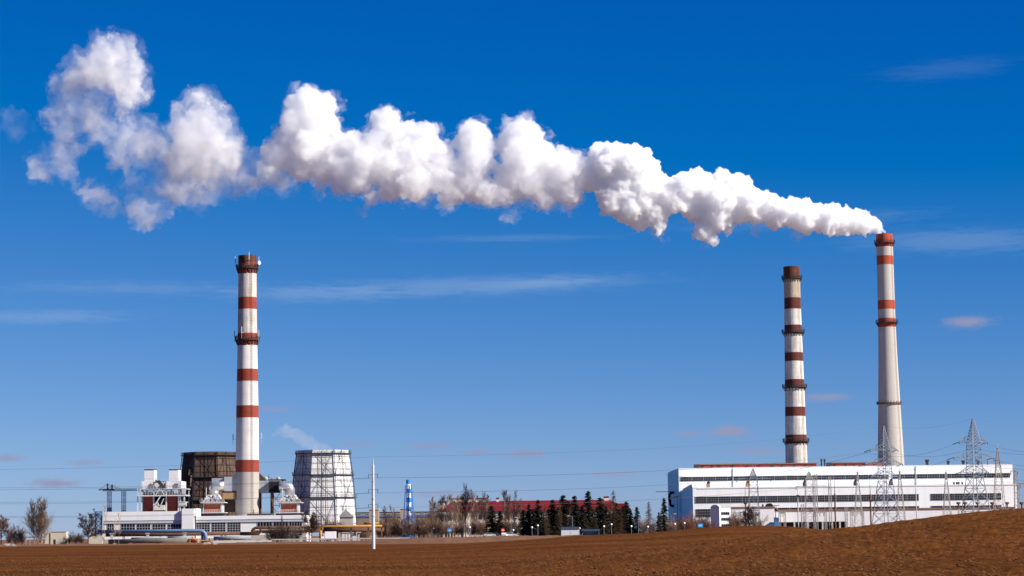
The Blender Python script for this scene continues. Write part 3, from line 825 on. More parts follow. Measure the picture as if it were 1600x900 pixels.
def left_scaffold():
    f = Frame(157, 950)
    r = f.root('access_tower', 'small blue steel access tower against the left end wall of the low building', 'access tower')
    l = MB(); z1 = f.z(157, 799)
    for a in range(4):
        lattice(l, (-1.2 + a * .02, 2, z1 * a / 4), (-1.2 + a * .02, 2, z1 * (a + 1) / 4), 2.4, 2.4, 2, .22)
    l.build('frame', BLUE_ST, r)
    d = MB()
    for z in (.2, .5, .8, 1): d.box(-2.6, .3, .7, 3.4, z1 * z - .15, z1 * z)
    d.build('landing', BLUE_ST, r)
left_scaffold()

# ---- pipework in front of the low building
def pipes():
    f = Frame(165, 925); Y0 = 0
    r = f.root('pipeline', 'pale blue pipe on concrete posts that elbows down beside the yellow gas valves', 'pipe')
    z = f.z(240, 830); xe = f.x(321.5, 830); xs = f.x(153, 830); rr = .75
    pts = [(xs, 0, z), (xe - 2.4, 0, z)] + [(xe - 2.4 + 2.4 * math.sin(a), 0, z - 2.4 + 2.4 * math.cos(a)) for a in (R(30), R(60), R(90))] + [(xe, 0, .1)]
    m = MB(); m.tube(pts, rr, 12); m.tube([(f.x(316), .6, z), (f.x(316), .6, .1)], .55, 10); m.build('pipe', BLUE_PIPE, r, smooth=True)
    s = MB()
    for px in (175, 231, 289): s.box(f.x(px) - .5, f.x(px) + .5, -.5, .5, -.5, z - rr - .3); s.box(f.x(px) - .9, f.x(px) + .9, -.7, .7, z - rr - .3, z - rr + .05)
    s.build('post', CONC_P, r)
    f = Frame(165, 930)
    r = f.root('pipeline', 'long rusty brown pipe rack running in front of the low building', 'pipe')
    m = MB(); z = f.z(240, 835.5); x0, x1 = f.x(166), f.x(376)
    m.tube([(x0, 0, z), (x1, 0, z)], .62, 10); m.tube([(x0, 1.6, z + .3), (x1, 1.6, z + .3)], .5, 10)
    zu = f.z(420, 824.5); zl = f.z(420, 830)
    xa, xb = f.x(393), f.x(505)
    m.tube([(f.x(376), 0, z), (f.x(404), 0, z), (f.x(407), 0, z + 1.2), (f.x(409), 0, zl), (xb, 0, zl)], .75, 10)
    m.tube([(f.x(406), .8, z + .6), (f.x(396), .8, z + .8), (f.x(393.4), .8, (z + zu) / 2), (f.x(395), .8, zu - .6), (f.x(399), .8, zu), (xb, .8, zu)], .62, 10)
    m.tube([(xb, 0, zl), (f.x(600), 0, zl)], .8, 10); m.tube([(xb, 1.6, zu - .4), (f.x(570), 1.6, zu - .4)], .5, 8)
    m.build('pipe', RUST_PIPE, r, smooth=True)
    s = MB()
    for px in (193, 250, 301, 346, 352, 441, 470, 483, 530, 560): s.box(f.x(px) - .35, f.x(px) + .35, -.3, 1.9, -.5, z - .4 if px < 380 else zl - .6)
    for px in (441, 470, 560): s.box(f.x(px) - 1, f.x(px) + 1, -.8, 2.2, zl - 1.1, zl - .72)
    s.build('support', CONC_P, r)
    f = Frame(165, 905)
    r = f.root('pipeline', 'thick grey concrete clad pipe lying on the ground left of the yellow valves', 'pipe')
    m = MB(); zc = .95; m.tube([(f.x(170), 0, zc), (f.x(250), 0, zc + .15), (f.x(292), 0, zc)], [.9, 1.15, 1.05], 14); m.build('pipe', CONC_D, r, smooth=True)
    s = MB()
    for px in (180, 205, 230, 255, 280): s.box(f.x(px) - .6, f.x(px) + .6, -1.2, 1.2, -.5, .25)
    s.build('cradle', CONC_P, r)
    for a, b, v, rr_, lab in ((205, 260, 4, .8, 'white insulated pipe low behind the thick grey concrete clad pipe'), (262, 304, 6, 1.0, 'white insulated drum pipe behind the yellow gas valves'), (334, 392, 8, .8, 'pale blue grey insulated pipe low under the rusty rack')):
        r = f.root('pipeline', lab, 'pipe')
        m = MB(); m.tube([(f.x(a, 840, v), v, 1.7), (f.x(b, 840, v), v, 1.9)], rr_, 12); m.build('pipe', mat('grey_insulation', (.24, .25, .27), .7, var=.1, jx=(3, .15, .03)), r, smooth=True)
        s = MB()
        for q in (.1, .5, .9): x = f.x(a + (b - a) * q, 840, v); s.box(x - .3, x + .3, v - .6, v + .6, -.5, 1.2)
        s.build('cradle', CONC_P, r)
    # yellow gas station
    f = Frame(300, 880)
    r = f.root('gas_valve_station', 'cluster of yellow gas valves and pipes with red handles at the field edge', 'gas valves')
    m = MB()
    for px in (294, 297.5, 303.5, 308.5): m.tube([(f.x(px), 0, -.3), (f.x(px), 0, f.z(px, 844.8))], .42, 8)
    m.tube([(f.x(293.5), 0, 1.4), (f.x(309), 0, 1.4)], .3, 8); m.tube([(f.x(293.5), .5, .7), (f.x(309), .5, .7)], .3, 8)
    m.box(f.x(293.6), f.x(299), .6, 1.5, -.3, f.z(296, 846)); m.box(f.x(303.4), f.x(309.3), .6, 1.5, -.3, f.z(306, 845.5))
    m.tube([(f.x(301), 0, -.3), (f.x(301), 0, f.z(301, 840))], .3, 8); m.tube([(f.x(312), 2, .9), (f.x(329), 2, .9)], .35, 8); m.tube([(f.x(327), 2, .9), (f.x(327), 2, 1.9)], .4, 8)
    m.build('pipework', YELLOW, r)
    k = MB(); RED = mat('red_paint', (.6, .06, .03), .5)
    for px, z in ((301, f.z(301, 839)), (296, 1.3), (304, 1.5), (306.5, 1.0)): k.tube([(f.x(px), -.5, z - .1), (f.x(px), -.5, z + .1)], .5, 10); k.bar((f.x(px), -.5, z - 1), (f.x(px), -.5, z), .2)
    k.build('hand_wheel', RED, r)
    # yellow pipe bridge
    f = Frame(502, 915)
    r = f.root('gas_pipe', 'yellow gas pipe on a bridge that drops to the ground beside the white box truck', 'gas pipe')
    m = MB(); z = f.z(540, 822.3)
    m.tube([(f.x(501), 0, -.3), (f.x(501), 0, f.z(501, 829))], .62, 10); m.tube([(f.x(503.5), 0, f.z(503, 828)), (f.x(503.5), 0, z - .6), (f.x(505), 0, z), (f.x(512), 0, z), (f.x(597), 0, z)], .4, 10)
    m.tube([(f.x(568), 1.5, z + 1), (f.x(592), 1.5, z + 1.1)], .38, 8)
    m.build('pipe', YELLOW, r, smooth=True)
    s = MB()
    for px in (522, 548, 575, 596): s.box(f.x(px) - .25, f.x(px) + .25, .6, 1.1, -.5, z - .4); s.box(f.x(px) - .9, f.x(px) + .9, -.5, 1.9, z - .75, z - .5)
    s.build('support', RUST_ST, r)
pipes()

# ---- small buildings and walls on the left
def hut(px0, px1, py0, py1, Y, depth, label, wallm, roofm, door=True, name='utility_hut', cat='hut', over=.2):
    f = Frame((px0 + px1) / 2, Y); r = f.root(name, label, cat)
    w = MB(); a, b = f.x(px0, py0), f.x(px1, py0); z1 = f.z((px0 + px1) / 2, py0)
    w.box(a, b, 0, depth, -.5, z1); w.build('wall', wallm, r)
    k = MB(); k.box(a - over, b + over, -over, depth + over, z1 + .003, z1 + .22); k.build('roof', roofm, r)
    if door:
        d = MB(); d.box(a + (b - a) * .2, a + (b - a) * .34, -.06, -.004, 0.05, min(2.1, z1 * .8)); d.build('door', DARK_ST, r)
    return f, r, a, b, z1
CREAM = mat('cream_plaster', (.50, .45, .37), .9, var=.08, scale=.4, dirt=(.4, .33, .25), dirt_amt=.35)
f, r, a, b, z1 = hut(79, 103, 831, 847, 935, 5, 'cream flat roofed shed beside the tall bare trees at far left', CREAM, CONC_P)
MB().box(a - 2.2, a - .02, .3, 4.6, -.5, z1 - .6).build('side_wall', CREAM, r)
hut(138, 160, 837.5, 847, 930, 3, 'low cream walled enclosure between the dark tree and the low building', CREAM, CONC_P, door=False, name='walled_enclosure', cat='enclosure', over=.05)
f, r, a, b, z1 = hut(380, 421, 837, 845, 915, 6, 'low pale concrete chamber in front of the rusty pipes', CONC_P, CONC, door=False, name='concrete_chamber', cat='chamber', over=.02)
MB().box(a + 5, a + 6.8, -.08, -.004, .5, 1.0).build('grate', DARK_ST, r)
def rails(px0, px1, py, Y, label, m, name='guard_rail', t=.3):
    f = Frame((px0 + px1) / 2, Y); r = f.root(name, label, 'guard rail')
    n = max(2, int((px1 - px0) / 6)); z = max(.6, f.z((px0 + px1) / 2, py))
    k = MB(); k.box(f.x(px0), f.x(px1), -.08, .08, z - t, z); k.build('beam', m, r)
    k = MB()
    for i in range(n + 1): x = f.x(px0 + (px1 - px0) * i / n); k.box(x - .1, x + .1, .1, .3, -.5, z)
    k.build('post', GREY_ST, r)
rails(333, 424, 844.5, 870, 'low white guard rail in front of the pale concrete chamber', mat('white_rail', (.50, .49, .47), .7, var=.1), t=.8)
rails(424, 640, 841, 880, 'long pale kerb rail along the yard from the bushes to the blue stack', mat('pale_rail', (.38, .34, .31), .8, var=.2, scale=.4), t=.45)
rails(41, 78, 838.5, 940, 'brown pipe rail left of the cream shed', RUST_ST, t=.35)
# ------------------------------------------------------------------ right plant: long white hall
HALL_SASH = mat('weathered_dark_sash', (.30, .30, .31), .7, var=.15)
HALL_W = mat('hall_white_panels', (.80, .80, .79), .6, var=.03, scale=.06, streak=.06, joint=(2.4, .10, .05), jx=(6.33, .16, .025), dirt=(.46, .38, .32), dirt_amt=.3, dscale=.12)
SHADE_BLUE_END = mat('shade_blue_end_panels', (.24, .68, .82), .6, var=.06, scale=.1, joint=(2.4, .08, .05))  # blue shade of the hall's end walls, put into the panel colour
HALL_S = mat('hall_end_panels', (.62, .65, .68), .6, var=.05, scale=.1, joint=(2.4, .08, .05))
REDBROWN = mat('red_brown_brick', (.30, .055, .035), .9, var=.35, scale=.7, dirt=(.10, .03, .02), dirt_amt=.7)
def win(parent, x0, x1, z0, z1, v, cols, rows, t=.10, name='window'):
    m = MB(); d = .16
    for i in range(cols + 1):
        x = x0 + (x1 - x0) * i / cols; w = t * (2.6 if i in (0, cols) else .8); m.box(x - w / 2, x + w / 2, v - d, v - .004, z0, z1)
    for i in range(rows + 1):
        z = z0 + (z1 - z0) * i / rows; m.box(x0, x1, v - d - .006, v - .008, z - t / 2, z + t / 2)
    o = m.build(name, HALL_SASH, parent)
    MB().box(x0, x1, v - .07, v - .02, z0, z1).build('glass', GLASS, o)
    return o
def hall():
    f = Frame(1083, 1190); r = f.root('power_hall', 'very long white hall with three dark window ribbons and blue shaded end wall, at right', 'power hall')
    U = 80.0
    zl, zu = f.z(1083, 763.3), f.z(1061, 732.8, U)
    xl0, xl1 = f.x(1083), f.x(1590, 760)
    xu0, xu1 = f.x(1060.3, 733, U), f.x(1582, 730, U)
    w = MB(); w.box(xu0, xu1, U, U + 90, -.5, zu); w.build('boiler_house', HALL_W, r)
    w = MB(); w.box(xl0, xl1, 0, U - .01, -.5, zl); w.build('turbine_hall', HALL_W, r)
    MB().box(xu0 - .12, xu0 - .004, U + .05, U + 89.9, -.5, zu).build('boiler_house_end', SHADE_BLUE_END, r)
    MB().box(xl0 - .12, xl0 - .004, .05, U - .05, -.5, zl).build('turbine_hall_end', SHADE_BLUE_END, r)
    k = MB(); k.box(xl0 - .05, xl1 + .05, -.06, U - .02, zl + .003, zl + .5); k.build('lower_parapet', HALL_S, r)
    k = MB(); k.box(xu0 - .05, xu1 + .05, U - .06, U + 90, zu + .003, zu + .45); k.build('upper_parapet', HALL_S, r)
    k = MB(); k.add([(xl0 + .3, 4, zl + .5), (xl0 + .3, 76, zl + .5), (xl0 + .3, 76, zl + 1.2), (xl0 + .3, 12, zl + 2.6), (xl0 + 3, 4, zl + .5), (xl0 + 3, 76, zl + .5), (xl0 + 3, 76, zl + 1.2), (xl0 + 3, 12, zl + 2.6)],
          [(0, 3, 2, 1), (4, 5, 6, 7), (0, 4, 7, 3), (3, 7, 6, 2), (2, 6, 5, 1)]); k.build('end_parapet', HALL_S, r)
    bay = 18.42
    z0, z1 = f.z(1062, 752.2, U), f.z(1062, 745.4, U)
    for i in range(28):
        a = f.x(1062.6 + i * bay, 740, U); b = f.x(1062.6 + (i + 1) * bay - .3, 740, U)
        if b < xu1 - .5 and i != 17: win(r, a, b, z0, z1, U, 7, 2)
    a, b = f.x(1062.6 + 17 * bay, 740, U), f.x(1062.6 + 18 * bay - 6, 740, U); win(r, a, b, z0, z1, U, 5, 2)
    z0, z1 = f.z(1086, 786.4), f.z(1086, 776.2)
    for i in range(26):
        p0 = 1086.5 + i * bay
        if abs(p0 - 1430) < 10: continue
        a, b = f.x(p0), f.x(p0 + bay - .3)
        if b < f.x(1568): win(r, a, b, z0, z1, 0, 7, 3)
    a, b = f.x(1087), f.x(1110.5); win(r, a, b, f.z(1087, 808), f.z(1087, 795.6), 0, 9, 3)
    zt0, zt1 = f.z(1200, 797.2), f.z(1200, 793.6)
    for i in range(3, 26):
        p0 = 1086.5 + i * bay
        if p0 < 1143 or abs(p0 - 1430) < 10: continue
        win(r, f.x(p0), f.x(p0 + bay - .4), zt0, zt1, 0, 6, 1)
    # ledge pipe, four narrow louvres, drain pipes
    k = MB(); zz = f.z(1180, 759.8); k.box(f.x(1090), xl1, -.22, -.01, zl - .2, zl - .02); k.build('ledge', HALL_S, r)
    k = MB()
    for px in (1490.5, 1495, 1498, 1503.5): x = f.x(px, 750, U); k.box(x - .45, x + .45, U - .1, U - .004, f.z(1497, 757.6, U), f.z(1497, 753.2, U))
    k.build('louvre', DARK_ST, r)
    k = MB()
    for px in (1063.8, 1431.5): x = f.x(px, 750, U) if px > 1400 else None; k.box((x or xu0 + 30) - .2, (x or xu0 + 30) + .2, U - .4, U - .01, zl, zu)
    k.build('drain_pipe', GREY_ST, r)
    k = MB(); k.box(xu0 - .35, xu0 - .004, U + 12, U + 12.6, 2, zu - 14); k.box(xu0 - .3, xu0 - .006, U + .5, U + 89, zu - 15.4, zu - 14.9); k.build('end_wall_pipe', DARK_ST, r)
    k = MB(); pts = [(xu0 - .1, U + 40, f.z(1043, 770, U + 40)), (xu0 - 1.6, U + 40, f.z(1043, 770, U + 40)), (xu0 - 2.6, U + 40, f.z(1043, 773, U + 40)), (xu0 - 2.8, U + 40, f.z(1043, 778, U + 40)), (xu0 - 2.4, U + 40, f.z(1043, 783, U + 40)), (xu0 - 2.0, U + 40, f.z(1043, 790, U + 40)), (xu0 - .1, U + 40, f.z(1043, 791, U + 40))]
    k.tube(pts, .8, 10); k.build('bent_flue', BLACK, r, smooth=True)
    k = MB(); k.box(xu0 - 11, xu0 - .01, U + 30, U + 30.8, f.z(1043, 768.6, U + 30), f.z(1043, 767.8, U + 30)); k.build('wall_bracket', DARK_ST, r)
    # rooftop: brick galleries, end drum, vents
    for a, b, lab in ((1092, 1276, 'long red brown rooftop gallery on the white hall in front of the sooty chimney'), (1299, 1381, 'short red brown rooftop gallery on the white hall beside the tallest chimney')):
        o = empty('rooftop_gallery', f.O + Vector((f.x(a, 730, U + 20), U + 20, zu + .45)), 0, lab, 'rooftop gallery')
        L = f.x(b, 730, U + 20) - f.x(a, 730, U + 20); h = 2.15
        m = MB(); m.box(0, L, 0, 6, 0, h); m.build('brick_wall', REDBROWN, o)
        m = MB(); m.box(-.3, L + .3, -.5, 6.4, h + .003, h + .55); m.build('roof', mat('brown_roof', (.20, .11, .075), .9, var=.3), o)
        m = MB(); rng = random.Random(int(a)); x = 1.5
        while x < L - 3:
            wdt = rng.uniform(.5, 1.6); m.box(x, x + wdt, -.25, -.004, .1, h - .02); x += wdt + rng.uniform(2.2, 7)
        m.build('shutter', DARKBROWN, o)
        m = MB(); m.tube([(-2.9, -1, 1.3), (-.4, -1, 1.3)], 1.25, 14); m.build('drum', DARK_ST, o)
    n = 0
    ords = ['left one of the two thin dark vents between the rooftop galleries', 'right one of the two thin dark vents between the rooftop galleries', 'widest dark roof vent on the white hall roof right of the tallest chimney',
            'middle one of three dark roof vents right of the tallest chimney', 'dark roof vent closest to the left side of the big right pylon', 'dark roof vent standing behind the shaft of the big right pylon']
    for px, w, h in ((1283.5, .5, 4.2), (1288.5, .5, 4.2), (1448.5, 1.0, 3.2), (1481.5, .8, 2.4), (1505, .9, 2.5), (1528, .9, 2.4)):
        p = f.O + Vector((f.x(px, 725, U + 3), U + 3, zu + .45))
        o = empty('roof_vent', p, 0, ords[n], 'roof vent', 'vents on the white hall roof'); n += 1
        MB().box(-w * .7, w * .7, -w * .7, w * .7, 0, h * .65).build('shaft', DARK_ST, o)
        MB().box(-w, w, -w, w, h * .65 + .003, h).build('cowl', DARK_ST, o)
    labs = ['orange and dark roof fan at the far left of the hall ledge', 'orange brown roof fan on the hall ledge left of the second lattice mast', 'dark roof fan on the hall ledge beside the wide white lattice mast', 'dark roof fan on the hall ledge beside the tapered mast', 'dark roof fan on the hall ledge just right of the near pylon']
    TAN = mat('orange_fan_box', (.42, .20, .07), .7, var=.3)
    for i, px in enumerate((1107, 1168.5, 1258, 1337.5, 1393)):
        p = f.O + Vector((f.x(px, 758), 2.0, zl + .5))
        o = empty('roof_fan', p, 0, labs[i], 'roof fan', 'fans along the hall ledge')
        MB().box(-.9, .9, -.8, .8, 0, 2.0).build('housing', TAN if i < 2 else DARKBROWN, o)
        MB().tube([(0, 0, 2.0), (0, 0, 2.3), (.7, -.3, 2.9)], .75, 10).build('outlet', DARK_ST if i != 1 else TAN, o)
hall()

def annexes():
    f = Frame(1200, 1150); 
    r = f.root('low_annex', 'long low white annex with brown roof edge and dark open bays below', 'annex')
    x0, x1 = f.x(1150), f.x(1585); zt = f.z(1200, 798.8); zb = f.z(1230, 815.8)
    m = MB(); m.box(x0, x1, 0, 30, zb, zt); m.build('upper_wall', CLAD_W, r)
    m = MB(); m.box(x0 - .3, x1 + .3, -.4, 30.2, zt + .003, zt + .75); m.build('roof', mat('brown_roof', (.20, .11, .075), .9, var=.3), r)
    m = MB(); m.box(x0, f.x(1200), 0, 30, -.5, zb - .002); m.box(f.x(1322), x1, 0, 30, -.5, zb - .002); m.build('wall', CLAD_W, r)
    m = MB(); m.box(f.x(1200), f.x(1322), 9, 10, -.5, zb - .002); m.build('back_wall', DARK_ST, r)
    m = MB()
    for px in (1212, 1241, 1262, 1285, 1300, 1312): m.box(f.x(px) - .4, f.x(px) + .4, .1, .9, -.5, zb - .004)
    m.build('column', LIGHT_ST, r)
    f = Frame(1170, 1138)
    r = f.root('low_annex', 'shorter white annex with brown roof and a black half round tank', 'annex')
    x0, x1 = f.x(1126), f.x(1210); zt = f.z(1170, 793.8)
    m = MB(); m.box(x0, x1, 0, 10, -.5, zt); m.build('wall', CLAD_W, r)
    m = MB(); m.box(x0 - .3, x1 + .3, -.4, 10.2, zt + .003, zt + .7); m.build('roof', mat('brown_roof', (.20, .11, .075), .9, var=.3), r)
    m = MB()
    for a, b in ((1150, 1158), (1165, 1173), (1180, 1188)): m.box(f.x(a), f.x(b), -.1, -.004, f.z(1170, 806), f.z(1170, 800))
    m.build('shutter', BAND_G, r)
    m = MB(); x = f.x(1203.5)
    m.prism([(x + 1.7 * math.cos(t), zt + .71 + 1.5 * math.sin(t)) for t in np.linspace(0, math.pi, 14)], 1, 7); m.build('tank', BLACK, r)
    m = MB(); m.box(f.x(1192.5) - .4, f.x(1192.5) + .4, 1, 2, zt + .71, zt + 1.8); m.build('roof_box', DARK_ST, r)
    # arched end block, turned
    f = Frame(1124, 1120, R(38))
    r = f.root('arched_block', 'small white block with an arched blue shaded gable at the left end of the annexes', 'annex')
    W_, D_ = 7.4, 6.2; h = f.z(1124, 793.5)
    m = MB(); m.box(0, W_, 0, D_, -.5, h)
    n = 12
    prof = [(D_ / 2 + D_ / 2 * math.cos(t), h + 1.6 * math.sin(t)) for t in np.linspace(0, math.pi, n)]
    m.add([(0, y, z + .003) for y, z in prof] + [(1.2, y, z + .003) for y, z in prof], [tuple(range(n)), tuple(reversed(range(n, 2 * n)))] + [(i, i + n, i + 1 + n, i + 1) for i in range(n - 1)])
    m.build1('wall', CLAD_W, r)
    for z in (.34, .58, .8): win(r, 1.0, W_ - .8, h * z - .9, h * z + .5, 0, 4, 1)
    m = MB(); m.box(-.25, W_ + .2, -.2, D_ + .2, h + .004, h + .3); m.build('cornice', BAND_G, r)
    # blue glazed cabin and shed
    f = Frame(1213, 1090)
    r = f.root('blue_cabin', 'small blue glazed cabin tower with a pole on top, in front of the white annex', 'cabin')
    h = f.z(1213, 808.5)
    m = MB(); m.box(-1.0, 1.0, 0, 2, -.5, h - 1.8); m.box(-1.1, 1.1, -.1, 2.1, h - .35, h); m.build('body', BLUE_ST, r)
    m = MB()
    for x in (-.95, -.3, .3, .95): m.box(x - .1, x + .1, .05, .25, h - 1.8, h - .351); m.box(x - .1, x + .1, 1.8, 1.95, h - 1.8, h - .351)
    m.build('mullion', BLUE_ST, r)
    m = MB(); m.box(-.9, .9, .3, 1.7, h - 1.79, h - .36); m.build('glass', mat('pale_glass', (.5, .6, .7), .2), r)
    m = MB(); m.tube([(0, 1, h), (0, 1, f.z(1213, 797))], [.55, .22], 8); m.build('pole', GREY_ST, r)
    m = MB(); m.ball((.2, 1, f.z(1213, 796)), .9, 10); m.box(-1.6, 1.6, .8, 1.1, f.z(1213, 790.3), f.z(1213, 789.3)); m.box(-.1, .1, .8, 1.1, f.z(1213, 796), f.z(1213, 789.4)); m.build('dish_frame', RUST_ST, r)
    f = Frame(1206, 1100)
    r = f.root('blue_shed', 'low dark blue shed with a sloping roof left of the blue cabin', 'shed')
    m = MB(); m.prism([(f.x(1196), -.5), (f.x(1211), -.5), (f.x(1211), f.z(1206, 816.5)), (f.x(1204), f.z(1206, 816.5)), (f.x(1196), f.z(1206, 821))], 0, 5); m.build('wall', mat('dark_blue_sheet', (.05, .08, .14), .6, var=.15), r)
    m = MB(); m.box(f.x(1203.5), f.x(1211.4), -.3, 5.3, f.z(1206, 816.4), f.z(1206, 815.8)); m.build('roof', BLUE_ST, r)
annexes()

# ---- red roofed office
PLASTER = mat('office_plaster', (.60, .55, .48), .85, var=.06, scale=.2, dirt=(.42, .35, .28), dirt_amt=.25)
RED_ROOF = mat('red_metal_roof', (.15, .005, .008), .7, var=.22, scale=.15, streak=.2, jx=(1.2, .3, .14), dirt=(.09, .012, .012), dirt_amt=.5)
def office():
    f = Frame(682, 1020); r = f.root('office_building', 'long pale office with a bright red hipped roof behind the spruces', 'office building')
    x0, x1 = f.x(682), f.x(984.5); ze = f.z(690, 799.2); zr = f.z(706, 783.2)
    D_ = 18.0
    m = MB(); m.box(x0 + .6, x1 - .6, .6, D_, -.5, ze); m.build('wall', PLASTER, r)
    xa, xb = f.x(708), f.x(954); xc = f.x(973); zc = f.z(973, 786.4)
    m = MB(); e = .5
    m.add([(x0 - e, 0, ze + .01), (x1 + e, 0, ze + .01), (x1 + e, D_ + e, ze + .01), (x0 - e, D_ + e, ze + .01), (xa, D_ / 2, zr), (xb, D_ / 2, zr)],
          [(0, 1, 5, 4), (1, 2, 5), (2, 3, 4, 5), (3, 0, 4), (3, 2, 1, 0)])
    ro = m.build('roof', RED_ROOF, r)
    m = MB()
    m.prism([(x1 - 14, ze + .4), (x1 + .55, ze + .1), (x1 - 2.2, zc), (x1 - 12, zc)], 1.0, D_ - 1); m.build('hip_end', RED_ROOF, ro)
    m = MB(); m.box(x0 - e, x1 + e, -.02, .55, ze - .55, ze - .01); m.build('eave', DARKBROWN, r)
    for a, b in ((701.5, 709.5), (711.5, 726), (730, 739), (743.5, 750), (752, 760), (775.5, 779.5), (944, 951)):
        o = MB(); o.box(f.x(a, 782, 9), f.x(b, 782, 9), 8.2, 10.8, zr - 1.0, zr + .95); d = o.build('roof_vent', PLASTER, ro)
        o = MB(); o.box(f.x(a, 782, 9) - .15, f.x(b, 782, 9) + .15, 8, 11, zr + .953, zr + 1.5); o.build('cap', RED_ROOF, d)
    o = MB(); o.box(f.x(684.5), f.x(697.5), 3, 6, ze + 1, f.z(690, 784)); d = o.build('dormer', PLASTER, ro)
    o = MB(); o.box(f.x(684), f.x(698), 2.7, 6.3, f.z(690, 783.9), f.z(690, 783)); o.build('cap', RED_ROOF, d)
    H_ = ze
    for k, (zb, zt) in enumerate(((.68, .86), (.36, .54), (.08, .24))):
        for i in range(26):
            a = x0 + 3 + i * (x1 - x0 - 6) / 26
            win(r, a, a + 1.9, H_ * zb, H_ * zt, .6, 2, 1, t=.14)
    m = MB(); m.box(f.x(684), f.x(716), -3.0, .59, -.5, H_ * .97); m.box(f.x(724), f.x(733), -2, .59, -.5, H_ * .93); m.build('wing', PLASTER, r)
    for zb, zt in ((.66, .86), (.3, .5)):
        for px in (687, 694, 701, 708): win(r, f.x(px, 810, -3), f.x(px + 4, 810, -3), H_ * zb, H_ * zt, -3.0, 3, 1, t=.14)
    m = MB(); m.box(f.x(692), f.x(722), -7, -3.01, H_ * .22, H_ * .27); m.build('porch_roof', PLASTER, r)
    m = MB()
    for px in (694, 698.5, 704, 708, 713, 719): m.box(f.x(px, 820, -6.5) - .25, f.x(px, 820, -6.5) + .25, -6.7, -6.2, -.5, H_ * .22)
    m.build('column', PLASTER, r)
    m = MB(); m.box(f.x(697), f.x(703), -7.06, -7.005, H_ * .29, H_ * .36); m.build('blue_panel', BLUE_ST, r)
office()

